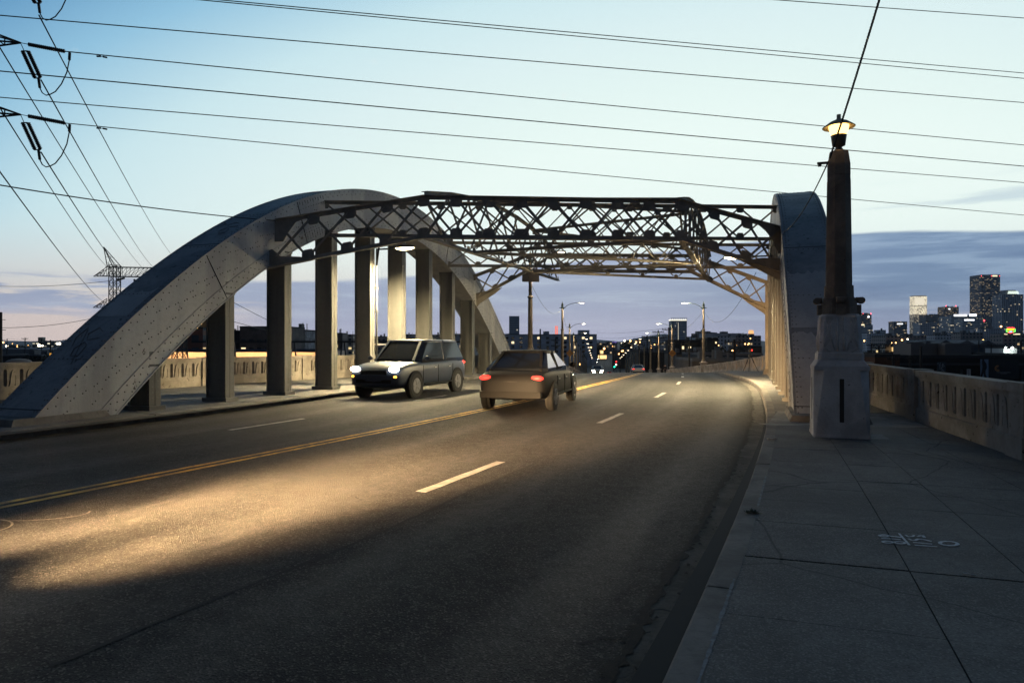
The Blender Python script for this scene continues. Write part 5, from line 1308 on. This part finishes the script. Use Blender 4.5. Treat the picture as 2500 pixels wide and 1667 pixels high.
fl = thing('floodlight', 'smaller white lamp left of the glaring floodlight', 'floodlight', at(2456, 849, 258)); k = MB(); k.sphere(at(2456, 849, 258), .22, 10, 6); k.build('lamp_lens', emis('flood_lens', (.9, 1, .95), 40), fl); k = MB(); k.box(at(2456, 848.2, 258.6), (.5, .6, .25)); k.build('lamp_head', DARK, fl); lamp_light('POINT', (0, -.6, -.2), 250, (.9, 1, .95), .3, parent=fl)
t = bld('warehouse', 'dark brick warehouse with billboards just beyond the right balustrade', 2197, 2640, 872, 112, WARE, 26, units=2)
k = MB(); W, H, D = t['W'], t['H'], t['D']; k.box((0, -D / 2 - .12, H - 1.15), (W, .22, .35))
for i in range(7): k.box((-W / 2 + .15 + i * 4.95, -D / 2 - .122, H / 2 - .7), (.3, .2, H - 2.6))
k.build('pilaster', mat('pilaster_grey', (.05, .052, .055), .9), t, True)
t = bld('warehouse', 'brown stucco block at the left end of the dark warehouse', 2136, 2197, 870, 108, BROWN, 14, units=0)
def board(label, x0, x1, y0, y1, Y, m, name='billboard'):
    a = at(x0, y1, Y); b = at(x1, y0, Y); t = thing(name, label, 'billboard', ((a.x + b.x) / 2, Y, a.z)); k = MB(); k.box(((a.x + b.x) / 2, Y, (a.z + b.z) / 2), (b.x - a.x, .12, b.z - a.z)); k.build('panel', m, t); return t
t = board('black billboard with an orange disc emblem and a line of white lettering', 2413.5, 2487, 877, 924, 111, mat('board_black', (.006, .006, .007), .6))
k = MB(); ctr = at(2436, 899, 110.9)
for i in range(20):
    a0, a1 = R(70 + 240 * i / 20), R(70 + 240 * (i + 1) / 20); k.add([ctr + Vector((r_ * math.cos(a), 0, r_ * math.sin(a))) for r_, a in ((.50, a0), (.16, a0), (.16, a1), (.50, a1))], [(0, 1, 2, 3)])
k.build('emblem', mat('emblem_orange', (.45, .20, .07), .7), t)
k = MB(); [k.box(ctr + Vector((.30 * math.cos(R(a)), -.012, .30 * math.sin(R(a)))), (.13, .01, .13)) for a in (100, 145, 190, 235, 280)]; k.build('emblem_hole', mat('board_black', (.006, .006, .007), .6), t)
k = MB(); p = at(2434, 909, 110.9)
for i in range(30): k.box(p + Vector((i * .075, 0, 0)), (.05, .01, .07 if i % 3 else .04))
for i in range(14): k.box(p + Vector((.62 + i * .075, 0, -.18)), (.05, .01, .05))
k.build('lettering', mat('board_white', (.4, .4, .42), .7), t)
t = board('pale blue poster with a dark standing figure, left of the black billboard', 2394, 2412.8, 877, 922, 111, mat('poster_blue', (.17, .24, .34), .7))
k = MB(); c0 = at(2402, 899, 110.9)
k.prism([(-.25, 1.45), (.05, 1.5), (.12, 1.15), (.42, .8), (.5, .1), (.3, -.35), (.3, -.9), (.5, -1.5), (.1, -1.5), (-.05, -.7), (-.3, -1.5), (-.6, -1.5), (-.3, -.5), (-.2, .3), (-.3, .9)], c0, (1, 0, 0), (0, 0, 1), .02); k.build('figure_print', mat('board_black', (.006, .006, .007), .6), t)
t = board('small mural panel of pale blue shapes on the dark warehouse', 2288, 2309, 884, 907, 111, mat('mural_dark', (.03, .04, .05), .8), 'mural')
k = MB(); rr = random.Random(3)
for _ in range(26): k.box(at(rr.uniform(2290, 2307), rr.uniform(886, 905), 110.9), (rr.uniform(.06, .26), .012, rr.uniform(.05, .2)), (Vector((math.cos(rr.random()), 0, math.sin(rr.random()))).normalized(), Vector((0, 1, 0)), Vector((0, 0, 1))))
k.build('mural_shapes', mat('mural_pale', (.20, .25, .30), .8), t)
t = board('small white vertical sign on the dark warehouse', 2361, 2369.5, 901, 918, 111, mat('board_white', (.4, .4, .42), .7), 'wall_sign')
k = MB(); [k.box(at(2365.2, 904.5 + 5 * i, 110.9), (.26, .02, .12)) for i in range(3)]; k.build('lettering', mat('board_black', (.006, .006, .007), .6), t)
fp = thing('flag', 'white flag on a pole beyond the right balustrade', 'flag', at(2325, 880, 200)); fp.location.z = -15; k = MB(); q = at(2325, 855, 200); k.tube([(q.x, q.y, -15), q], .06, 6); k.build('flagpole', DARK, fp)
k = MB(); g = [[at(2325 + 7.5 * i / 6, 857 + i * .9 + j * 7, 200) + Vector((0, .35 * math.sin(i * 1.3), 0)) for i in range(7)] for j in (0, 1)]; k.ribbon(g[0], g[1]); k.build('cloth', mat('flag_white', (.6, .6, .62), .9), fp)

# middle distance, seen through the portal
apt = bld('apartment_block', 'long grey concrete apartment block with lit windows behind the left street lamps', 1228, 1457, 817, 470, mat('grey_block', (.62, .66, .74), .9, 0, .3, .25), 26, units=0, roofm=ROOF)
W, H, D = apt['W'], apt['H'], apt['D']; pane0 = {}
k = MB(); k.box((W * .38, 0, H + 1.6), (7.5, 8, 3.4)); k.build('stair_tower', MATS["grey_block"], apt, True) if False else k.build('stair_tower', MATS['grey_block'], apt, True)
k = MB(); k.box((-W * .03, 0, H + 1.2), (4.0, 6, 2.6)); k.build('stair_tower', MATS['grey_block'], apt, True)
for i in range(5): k = MB(); k.box((0, -D / 2 - .06, H - 2.2 - i * 3.1 + 1.55 - .35), (W, .14, .12)); k.build('floor_band', mat('band_grey', (.34, .36, .40), .9), apt, True)
LITW = {(3, 0), (3, 1), (4, 0), (7, 0), (9, 0), (10, 0), (8, 2), (1, 1)}
frame_me = None
for ci, px in enumerate((1238, 1252, 1272, 1293, 1315, 1337, 1359, 1380, 1402, 1424, 1443)):
    for ri in range(5):
        x = (px - 1342.5) / F * 470; z = H - 2.3 - ri * 3.1; lit = (ci, ri) in LITW
        k = MB(); k.box((x, -D / 2 - .02, z), (2.0, .16, 1.75)); o = k.build('window', mat('pane_frame', (.06, .06, .065), .6), apt, True)
        k = MB(); k.box((x, -D / 2 - .115, z), (1.8, .04, 1.55)); k.build('pane', emis('pane_lit', (1, .78, .44), 1.5) if lit else GLASS, o, True)
bld('office_tower', 'slim dark blue tower far behind the first left street lamp', 1243, 1268, 772, 1500, F12, units=0)
t = thing('radio_mast', 'red lit radio mast behind the grey apartment block', 'mast', at(1358.5, 815, 900)); t.location.z = -15; k = MB(); lat_mast(k, Vector((0, 0, 0)), 3, 2.4, at(0, 796, 900).z + 15, 12, .35); k.build('lattice', emis('mast_red', (1, .22, .15), 1.1), t, True)
t = bld('office_tower', 'blue grey tower with a lit crown seen through the portal', 1639, 1677, 783, 1800, F12, units=0)
k = MB(); k.box((0, 0, t['H'] + 2.0), (t['W'], t['D'], 4.0)); k.build('lit_crown', emis('crown_warm', (1, .93, .74), 1.5), t, True)
k = MB(); [k.box((t['W'] * (i / 7 - .5) * .97, -t['D'] / 2 - .2, t['H'] + 5), (.9, .9, 7)) for i in range(8)]; k.box((0, -t['D'] / 2, t['H'] + 8.3), (t['W'], 1, .6)); k.build('crown_frame', UNIT, t, True); lit_strip(t, .43, .47, .25, .93, emis('stair_lit', (1, .9, .65), .5))
t = bld('warehouse', 'black windowless warehouse beyond the right street lamps', 1646, 1728, 831, 350, BLACKB, 20, units=1)
lit_strip(t, .235, .29, .74, .83, MATS['pane_lit'], 'window'); lit_strip(t, .42, .455, .74, .82, MATS['pane_lit'], 'window'); lit_strip(t, .47, .50, .74, .82, MATS['pane_lit'], 'window')
t = bld('warehouse', 'taller black warehouse end with two rounded gables', 1725, 1753.5, 826, 340, BLACKB, 20, units=0, parapet=False)
for u in (-.25, .25):
    k = MB(); k.prism([(t['W'] * .24 * math.cos(a), t['W'] * .10 * math.sin(a)) for a in [math.pi * i / 10 for i in range(11)]], (u * t['W'], 0, t['H'] - .05), (1, 0, 0), (0, 0, 1), t['D']); k.build('rounded_gable', BLACKB, t, True)
lit_strip(t, .74, .86, .86, .91, MATS['pane_lit'], 'window')
fr = thing('steel_frame', 'open steel frame standing on the black warehouse roof', 'roof frame', at(1695, 832, 352)); k = MB()
for x in (1688, 1702): k.bar(at(x + (1 if x < 1695 else -1), 815, 352), at(x - (1 if x < 1695 else -1) * .5, 833, 352), .35, .35)
k.bar(at(1688, 815, 352), at(1702, 815, 352), .5, .4); k.bar(at(1688, 824, 352), at(1702, 824, 352), .25, .3); k.build('frame', WARE, fr); k = MB(); k.box(at(1695, 820, 352.2), (2.3, .1, 1.6)); k.build('screen', mat('screen_grey', (.16, .19, .22), .8), fr)
bld('city_block', 'flat brown office behind the black warehouse', 1703, 1735, 809, 1300, F7, units=1)
t = bld('city_block', 'wide pale office with a lit strip of windows behind the black warehouse', 1722, 1801, 814, 1200, mat('pale_office', (.44, .45, .49), .9), units=4); lit_strip(t, .02, .30, .60, .66, WARM_ON)
bld('city_block', 'white block with a grid of dark windows right of the black warehouse', 1750, 1799, 821, 800, F11, units=1)
bld('city_block', 'dim low block with scattered lights below the clock tower', 1797, 1858, 820, 760, F7, units=4)
t = bld('clock_tower', 'orange lit tower top above the low city at the right of the portal', 1830, 1841.5, 816, 1150, F7, 8, units=0, cat='tower')
k = MB(); k.add([(-3.6, -3.6, t['H']), (3.6, -3.6, t['H']), (3.6, 3.6, t['H']), (-3.6, 3.6, t['H']), (-3.0, -3, t['H'] + 7), (3.0, -3, t['H'] + 7), (3.0, 3, t['H'] + 7), (-3.0, 3, t['H'] + 7)], [(0, 1, 5, 4), (1, 2, 6, 5), (2, 3, 7, 6), (3, 0, 4, 7), (4, 5, 6, 7)]); k.build('lit_top', emis('tower_orange', (1, .52, .20), 1.2), t, True)
t = bld('shed', 'low brown shed with an orange lit strip beside the right arch', 1806, 1860, 847, 300, mat('shed_brown', (.09, .05, .03), .9), 14, units=0); lit_strip(t, .42, .98, .42, .50, emis('strip_orange', (1, .38, .10), .5))
t = bld('warehouse', 'low dark roof with painted letters beyond the right balustrade', 1716, 1862, 866, 165, mat('ware_blue', (.04, .05, .065), .9, 0, .4, .2), 20, units=2, roofm=ROOF_PALE)
fo = bpy.data.curves.new('lettering', 'FONT'); fo.body = 'B'; fo.size = 1.5; fo.extrude = .02; fo.align_x = 'CENTER'
o = bpy.data.objects.new('lettering', fo); COL.objects.link(o); me = bpy.data.meshes.new_from_object(o.evaluated_get(bpy.context.evaluated_depsgraph_get())); bpy.data.objects.remove(o)
o = bpy.data.objects.new('lettering', me); COL.objects.link(o); o.parent = t; o.rotation_euler = (R(90), 0, 0); o.location = (-t['W'] * .42, -t['D'] / 2 - .06, t['H'] - 1.5); me.materials.clear(); me.materials.append(mat('board_white', ()))
k = MB(); [k.box((t['W'] * (-.28 + .05 * i), -t['D'] / 2 - .05, t['H'] - 1.0), (.7, .05, .9), (Vector((1, 0, .2 * (i % 2))).normalized(), Vector((0, 1, 0)), Vector((0, 0, 1)))) for i in range(4)]; k.build('lettering', MATS['mural_pale'], t, True)
bld('warehouse', 'low pale roofed shed under the painted letters', 1690, 1850, 880, 140, mat('ware_tan', (.12, .10, .085), .9, 0, .3, .2), 14, units=2, roofm=ROOF_PALE)
bld('warehouse', 'low dark shed with a tan wall left of the painted letters', 1652, 1716, 864, 200, mat('ware_tan', ()), 16, units=2)
bld('warehouse', 'dark flat shed behind the right row of street lamps', 1560, 1650, 862, 260, WARE, 30, units=3)
bld('warehouse', 'long dark shed below the trees in the middle of the portal', 1512, 1640, 856, 420, WARE, 30, units=3, roofm=ROOF_PALE)
t = bld('shop', 'bright orange lit shopfront left of the far street', 1459, 1482, 853, 620, mat('shop_wall', (.2, .16, .12), .9), 12, units=1); lit_strip(t, .05, .95, .10, .45, emis('shop_lit', (1, .66, .28), 1.7), 'shop_window'); lit_strip(t, .05, .6, .6, .9, emis('shop_lit', (1, .66, .28), 1.7), 'shop_window')
t = bld('city_block', 'mid-rise with violet roof lights over the far street', 1478, 1507, 835, 900, F7, units=1); lit_strip(t, .6, .95, .97, 1.0, emis('violet', (.4, .3, 1), 1.5))
bld('city_block', 'far block with bright roof lamps right of the far street', 1524, 1548, 833, 1000, F7, units=2)
bld('city_block', 'grey hillside block behind the right row of street lamps', 1556, 1645, 826, 1300, F5, units=3)
bld('city_block', 'low tan block left of the violet lit mid-rise', 1457, 1478, 838, 850, F7, units=1)
# blocks behind the left arch
t = bld('brick_building', 'red brick loft building behind the first left column', 396, 495, 802, 215, F9, 26, units=1)
k = MB(); k.box((t['W'] * .37, -2, t['H'] + 1.6), (t['W'] * .26, 10, 3.3)); k.build('penthouse', mat('penthouse_wall', (.20, .16, .10), .8), t, True); lit_strip(t, .80, .98, 1.06, 1.13, emis('pent_lit', (1, .62, .16), 2.2)); lit_strip(t, .84, .88, 1.0, 1.045, MATS['pent_lit'])
def windows(t, cols, rows, w, h, lit, v0=.2, v1=.85):
    for i in range(cols):
        for j in range(rows):
            x = t['W'] * ((i + .5) / cols - .5); z = t['H'] * (v0 + (v1 - v0) * (j + .5) / rows); k = MB(); k.box((x, -t['D'] / 2 - .02, z), (w + .2, .14, h + .2)); o = k.build('window', MATS['pane_frame'], t, True)
            k = MB(); k.box((x, -t['D'] / 2 - .10, z), (w, .04, h)); k.build('pane', MATS['pane_lit'] if (i, j) in lit else GLASS, o, True)
t = bld('apartment_block', 'dark flat block with a few lit windows between the first two left columns', 585, 700, 799, 230, mat('dark_block', (.10, .085, .085), .9, 0, .4, .3), 20, units=2); windows(t, 6, 5, 1.5, 1.2, {(0, 3), (1, 1), (2, 0), (4, 1), (4, 3), (5, 0)})
bld('apartment_block', 'lower dark wing left of the dark flat block', 540, 586, 809, 236, MATS['black_brick'], 20, units=2)
t = bld('apartment_block', 'painted apartment block with white patches behind the second left column', 700, 745, 807, 250, mat('painted_block', (.12, .11, .12), .9, 0, .8, .35, 0, 40, (.32, .33, .35)), 20, units=3); windows(t, 5, 5, 1.0, 1.3, {(0, 3), (2, 1), (3, 1), (3, 0), (1, 1)})
bld('city_block', 'small dark block with a tank behind the third left column', 818, 836, 814, 400, F10, units=2)
bld('city_block', 'pale block with lit windows left of the third left column', 838, 862, 817, 520, F8, units=1)
t = bld('city_block', 'pinkish long block with a row of lit windows between the lit columns', 908, 946, 822, 640, F7, units=2); lit_strip(t, .0, .95, .64, .68, WARM_ON)
t = bld('city_block', 'tan block with a white sign behind the columns', 986, 1013, 817, 560, F8, units=1); lit_strip(t, .6, .98, .86, .97, mat('board_white', ()), 'sign_band')
bld('city_block', 'brownish plain block with a pitched top behind the columns', 1052, 1074, 818, 520, F8, units=1)
bld('city_block', 'grey block between the last left columns', 1100, 1150, 816, 480, F6, units=1)
# peach-lit wall with a dark blue eave
t = bld('market_hall', 'long low hall with a peach floodlit wall behind the left balustrade', 330, 775, 858, 185, mat('peach_wall', (.62, .50, .36), .85), 30, units=0, roofm=mat('eave_blue', (.02, .03, .06), .8), cat='hall')
k = MB(); k.box((0, -t['D'] / 2 - .9, t['H'] + .1), (t['W'], 2.0, .5)); k.build('eave', MATS['eave_blue'], t, True)
al = bpy.data.lights.new('eave_light', 'AREA'); al.shape = 'RECTANGLE'; al.size = t['W'] * .98; al.size_y = .3; al.energy = 2700; al.color = (1, .55, .27); ao = bpy.data.objects.new('lamp_light', al); COL.objects.link(ao); ao.parent = t; ao.location = (0, -t['D'] / 2 - 1.75, t['H'] - .22); ao.rotation_euler = (R(38), 0, 0)
# pipe bridge on trestles
pb = thing('pipe_bridge', 'dark pipe bridge on trestle legs running behind the left columns', 'pipe bridge', at(760, 834, 150)); k = MB(); a, b = at(470, 833, 150), at(1150, 835.5, 150); k.box((a + b) / 2, (b.x - a.x, 1.0, .42)); k.box((a + b) / 2 + Vector((0, 0, .45)), (b.x - a.x, .06, .06)); k.build('pipe', DARK, pb)
for x in (568, 716, 838, 1000):
    k = MB(); q = at(x, 834, 150); 
    for s_ in (-1, 1): k.bar(q + Vector((s_ * .25, 0, 0)), Vector((q.x + s_ * 1.9, 150, -15)), .3, .3)
    for z in (-3, -6, -9.5): k.bar((q.x - .3 - (q.z - z) * .1, 150, z), (q.x + .3 + (q.z - z) * .1, 150, z), .18, .18)
    k.build('trestle', DARK, pb)
lt = thing('transmission_tower', 'squat lattice tower base in front of the red brick building', 'pylon', at(439, 876, 120)); lt.location.z = -15; k = MB(); H = at(0, 815, 120).z + 15; lat_mast(k, Vector((0, 0, 0)), 4.2, 1.2, H, 6, .09); k.build('lattice', DARK, lt, True)
# far left flats
t = bld('factory', 'long pale factory with white lit windows at the far left horizon', 79, 168, 836, 900, facade_mat('factory', (.16, .15, .12), 5, 4, .35, (1, .92, .7), 1.6, .7, .4), 30, units=2); lit_strip(t, .66, .78, .8, 1.0, emis('factory_lit', (1, .95, .85), 2.4)); k = MB(); k.box((-t['W'] * .46, 0, t['H'] + 3), (6, 6, 8)); k.build('stair_tower', mat('factory_tan', (.2, .18, .13)), t, True)
bld('warehouse', 'wide flat pale roofed warehouse left of the dark tree', 4, 92, 852, 480, mat('ware_pale', (.13, .13, .14), .9), 60, units=4, roofm=mat('white_roof', (.40, .41, .46), .8))
bld('warehouse', 'dark low shed in front of the pale roofed warehouse', -10, 100, 868, 260, WARE, 30, units=3, roofm=ROOF_PALE)
t = thing('storage_tank', 'tan domed tank just above the balustrade at the left edge', 'tank', at(46, 890, 140)); t.location.z = -15; H = at(0, 884, 140).z + 15; k = MB(); k.lathe([(2.3, 0), (2.3, H), (2.0, H + .35), (1.2, H + .65), (.1, H + .75)], n=24); k.build('shell', mat('tank_tan', (.30, .20, .14), .7), t, True)

# utility poles
def upole(label, px, py, Y, arms=2, w=3.0, r=.17, slant=0):
    p = at(px, py, Y); t = thing('utility_pole', label, 'utility pole', (p.x, Y, -15), 'utility poles'); H = p.z + 15; k = MB(); k.tube([(0, 0, 0), (0, 0, H)], [r * 1.25, r], 8); k.build('pole', WOOD, t, True)
    for i in range(arms):
        z = H - .5 - i * 1.5; k = MB(); k.box((0, -.15, z), (w, .14, .18)); 
        for u in (-.46, -.28, .28, .46): k.tube([(u * w, -.15, z + .1), (u * w, -.15, z + .34)], .06, 6)
        k.bar((-.3 * w, -.15, z), (0, -.15, z - .6), .06, .06); k.bar((.3 * w, -.15, z), (0, -.15, z - .6), .06, .06); k.build('crossarm', WOOD, t, True)
    return t
upole('thick utility pole with two pairs of crossarms right of the first right street lamp', 1793, 828, 110, 2, 3.3, .2)
k = upole('double utility pole with a high crossarm behind the first right street lamp', 1683, 833, 135, 2, 3.4)
upole('tall utility pole with three crossarms just left of the second right street lamp', 1633, 799, 150, 3, 3.0)
upole('utility pole with a long upper arm left of the tall one', 1607, 806, 175, 3, 3.0)
upole('utility pole between the fourth and fifth right street lamps', 1580, 818, 210, 1, 3.4)
upole('thin utility pole standing against the trees in mid portal', 1560, 826, 230, 2, 2.6)
upole('thin bare utility pole left of the far street', 1498, 834, 380, 1, 3)
upole('utility pole right of the far traffic lights', 1514, 836, 330, 1, 3)
upole('utility pole with a street lamp arm in front of the grey apartment block', 1319, 803, 170, 0, 1)
upole('thin utility pole with crossarms in front of the grey apartment block', 1356, 826, 180, 2, 2.2)
upole('dark utility pole right of the concrete lamp post, at the brown block', 2146, 843, 130, 1, 2.6)
upole('short utility pole with a crossarm beside the concrete lamp post', 2128, 838, 180, 1, 2.8)
upole('utility pole with three crossarms in front of the brown block', 2181, 868, 100, 3, 2.0)
upole('tall dark utility pole rising in front of the dark warehouse', 2249, 845, 105, 0, 2)
upole('thin utility pole by the left end of the dark warehouse', 2222, 867, 104, 1, 1.6)
upole('dark utility pole left of the white flag', 2273, 838, 190, 1, 2.6)
upole('utility pole behind the long low warehouse, right of the flag', 2390, 831, 210, 0, 2)
upole('utility pole with a crossarm right of the pole behind the long warehouse', 2420, 839, 220, 1, 2.6)
upole('dark utility pole at the right edge beyond the balustrade', 2493, 831, 140, 0, 2)
upole('utility pole on the far left horizon, tallest of its row', 61, 824, 300, 1, 3)
upole('second utility pole on the far left horizon, near the factory', 101, 827, 330, 1, 3)
upole('utility pole at the top of the dark tree on the far left', 160, 828, 340, 1, 3)
upole('bare utility pole left of the tallest one on the far left horizon', 17, 827, 280, 0, 3)
t = upole('yellow lit utility pole in front of the dark tree on the far left', 123, 830, 150, 0, 1, .12); k = MB(); k.tube([(0, 0, at(0, 878, 150).z + 15), (0, 0, at(0, 862, 150).z + 15)], .2, 8); k.build('pole_glow', emis('pole_glow_orange', (1, .45, .06), .7), t, True)  # glowing tube stands in for yellow light falling on the pole
t = upole('dark red stepped pole at the very left edge', -1, 762, 40, 0, 1, .13); k = MB(); [k.box((.2 * (1 if i % 2 else -1), 0, at(0, 768, 40).z + 15 - i * .3), (.3, .03, .03)) for i in range(12)]; k.build('step_pegs', DARK, t, True)
for lab, a, Ya, b, Yb in (('upper wire between the mid portal utility poles', (1633, 800), 150, (1458, 812), 420), ('lower wire between the mid portal utility poles', (1633, 812), 150, (1458, 824), 420), ('wire sagging across the right edge below the neon sign', (2520, 800), 140, (2273, 838), 190), ('second wire sagging across the right edge below the neon sign', (2520, 806), 140, (2181, 850), 190), ('wire along the far left row of poles', (17, 826), 280, (165, 829), 340)):
    wire('far_wire', lab, [at(a[0], a[1], Ya), at(b[0], b[1], Yb)], .035, .8, 14)

# distant street lamps, scattered through the low city
rr = random.Random(11)
head_me = {}
def far_lamp(px, py, Y, warm=True, r=.34):
    p = at(px, py, Y); t = thing('distant_lamp', 'tiny distant street lamp glowing among the dark low rooftops', 'street lamp', (p.x, Y, -15), 'distant street lamps'); H = p.z + 15
    k = MB(); k.tube([(0, 0, 0), (0, 0, max(.5, H - .1))], .07, 5); k.build('pole', DARK, t, True)
    key = (warm, round(r * Y / 400, 1))
    if key not in head_me:
        k = MB(); k.sphere((0, 0, 0), r * max(1, Y / 400), 8, 5); o = k.build('lamp_lens', LAMP_FAR if warm else LAMP_FARW, t, True); head_me[key] = o.data
    else: o = bpy.data.objects.new('lamp_lens', head_me[key]); COL.objects.link(o); o.parent = t
    o.location = (0, -.2, H)
for px, py, Y, w, r in ((1475, 851, 480, 1, .55), (1518, 857, 400, 1, .35), (1521, 856.5, 420, 1, .35), (1511, 864, 380, 1, .3), (1443, 848, 380, 1, .45), (1598, 841, 500, 1, .32), (1606, 841, 520, 1, .32), (1589, 850, 380, 1, .36), (1553, 835, 900, 1, .4), (1525, 832, 950, 0, .5), (1539, 832, 950, 1, .5), (1562, 835, 900, 1, .35),
                        (1754, 843, 420, 1, .3), (1760, 850, 380, 1, .3), (1788, 856, 300, 1, .32), (1819, 839.5, 380, 1, .36), (1828, 839, 370, 1, .36), (1832, 826, 700, 1, .3), (1843, 825, 800, 1, .3), (1854, 823, 900, 0, .3), (1791, 822, 900, 1, .3), (1416, 889, 260, 1, .3), (1504, 890, 290, 0, .3),
                        (17, 845, 600, 0, .7), (42, 847, 620, 1, .45), (37, 855, 500, 1, .4), (96, 844, 700, 0, .9), (103, 845, 700, 0, .7), (8, 836, 900, 1, .4), (146, 838, 900, 0, .5),
                        (823, 851, 420, 1, .35), (935, 856, 380, 0, .32), (457, 814, 210, 1, .12), (854, 826, 600, 1, .35),
                        (2103, 856, 300, 0, .3), (2164, 868, 280, 1, .2), (2212, 869, 290, 1, .24), (2294, 858, 320, 1, .22), (2310, 859, 320, 1, .2), (2176, 837, 700, 1, .4), (2187, 837, 700, 1, .4), (2202, 830, 780, 1, .45), (2216, 828, 790, 0, .45), (2444, 797, 1400, 1, .5), (2400, 830, 650, 1, .4), (2360, 834, 620, 1, .4), (2170, 818, 1000, 0, .5), (2110, 832, 900, 1, .4)):
    far_lamp(px, py, Y, bool(w), r)
for _ in range(46):
    Y = rr.uniform(500, 1500); px = rr.choice([rr.uniform(2100, 2490), rr.uniform(1460, 1640), rr.uniform(1690, 1850), rr.uniform(0, 170), rr.uniform(500, 1100)])
    far_lamp(px, 833 + (15 - rr.uniform(5, 13)) * F / Y * .9, Y, rr.random() < .7, rr.uniform(.14, .26))

# trees
def tree(label, px, py, Y, w, m_i=0, palm=False, name='tree', seed=1):
    rr = random.Random(seed); p = at(px, py, Y); H = p.z + 15; t = thing(name, label, 'tree', (p.x, Y, -15), 'trees among the low rooftops')
    k = MB()
    if palm: k.tube([(0, 0, 0), (.15, 0, H * .5), (0, 0, H - .8)], [.28, .2, .18], 7)
    else:
        k.tube([(0, 0, 0), (.1, 0, H * .3), (0, .1, H * .55)], [.4, .3, .2], 7)
        for a in range(6): k.tube([(0, 0, H * .35), (w * .28 * math.cos(a), w * .28 * math.sin(a), H * .7)], [.14, .04], 5)
    k.build('trunk', WOOD, t, True); k = MB()
    if palm:
        for i in range(26):
            a = rr.uniform(0, 6.28); e = rr.uniform(-.5, 1.2); L = rr.uniform(1.6, 2.4); d = Vector((math.cos(a), math.sin(a), 0)); s_ = Vector((-math.sin(a), math.cos(a), 0)); A = []; B = []
            for j in range(6):
                u = j / 5; c = Vector((0, 0, H - .8)) + d * (L * u * math.cos(e * .5)) + Vector((0, 0, L * (u * math.sin(e) - .75 * u * u))); wd = .22 * math.sin(math.pi * (.12 + .85 * u)); A.append(c - s_ * wd - Vector((0, 0, wd * .5))); B.append(c + s_ * wd - Vector((0, 0, wd * .5)))
            k.ribbon(A, B)
    else:
        cl = [(rr.uniform(-.36, .36) * w, rr.uniform(-.36, .36) * w, H * rr.uniform(.55, .88), rr.uniform(.14, .24) * w) for _ in range(16)]
        for cx, cy, cz, cr in cl:
            for _ in range(60):
                v = Vector((rr.gauss(0, 1), rr.gauss(0, 1), rr.gauss(0, .8))).normalized() * cr * rr.uniform(.5, 1.1); q = Vector((cx, cy, min(cz + v.z, H))) + Vector((v.x, v.y, 0)); s_ = rr.uniform(.18, .42) * max(1, w / 7)
                u = Vector((rr.gauss(0, 1), rr.gauss(0, 1), rr.gauss(0, 1))).normalized(); r_ = u.cross(Vector((.3, .7, .2))).normalized(); k.add([q + u * s_, q + r_ * s_ * .55, q - u * s_, q - r_ * s_ * .55], [(0, 1, 2, 3)])
    k.build('crown', mat('dark_leaves', (.022, .030, .016), .8, 0, .5, .8), t, True)
tree('large dark tree left of the yellow lit pole on the far left', 138, 836, 190, 9, seed=2)
tree('dark spreading tree right of the far street', 1526, 836, 560, 12, seed=3); tree('dark tree left of the far street, beside the apartment block', 1464, 840, 600, 8, seed=4); tree('dark round tree behind the tan block', 1452, 846, 520, 9, seed=5)
tree('palm with a lit yellow trunk base right of the black warehouse', 1763, 841, 240, 3, palm=True, name='palm_tree', seed=6); tree('palm right of the thick utility pole', 1808, 840, 235, 3, palm=True, name='palm_tree', seed=7); tree('palm behind the thick utility pole', 1797, 838, 250, 3, palm=True, name='palm_tree', seed=8)
tree('low dark tree above the long low warehouse at the right', 2310, 838, 420, 9, seed=9); tree('dark tree between the brown block and the pale loft building', 2212, 836, 480, 8, seed=10); tree('dark tree under the pale low block near the lamp post', 2125, 849, 330, 8, seed=12); tree('dark bush-like tree behind the warehouse at far right', 2395, 836, 440, 8, seed=13)
tree('small dark tree on the far left horizon by the tallest pole', 62, 838, 520, 8, seed=14); tree('small dark tree on the far left horizon at the left edge', 30, 838, 560, 9, seed=15); tree('small dark tree before the wide pale roof on the far left', 76, 858, 260, 3.5, seed=16)
# low hills on the horizon
hm = MB(); pts = []
for i in range(61):
    x = -9000 + 18000 * i / 60; pts.append((x, (60 + 45 * math.sin(i * .7) + 35 * math.sin(i * 1.9 + 1)) * (.25 if x < -800 else 1)))
hm.add([(x, 9000, -20) for x, h in pts] + [(x, 9400, h * .9) for x, h in pts] + [(x, 9900, -20) for x, h in pts], [(i, i + 1, 62 + i, 61 + i) for i in range(60)] + [(61 + i, 62 + i, 123 + i, 122 + i) for i in range(60)], True)
structure('hills', hm, mat('far_hills', (.09, .10, .13), 1))

# ---------------------------------------------------------------- thin evening haze
hb = MB(); hb.box((0, 2200, 150), (8200, 4600, 332)); hz = hb.build('haze', None); tag(hz, kind='stuff')
m = bpy.data.materials.new('haze'); m.use_nodes = True; nt = m.node_tree; nt.nodes.clear()
o = nt.nodes.new('ShaderNodeOutputMaterial'); pv = nt.nodes.new('ShaderNodeVolumePrincipled'); pv.inputs['Color'].default_value = (.80, .87, 1, 1); pv.inputs['Density'].default_value = .00005
pv.inputs['Anisotropy'].default_value = .2
nt.links.new(pv.outputs[0], o.inputs['Volume']); hz.data.materials.append(m)
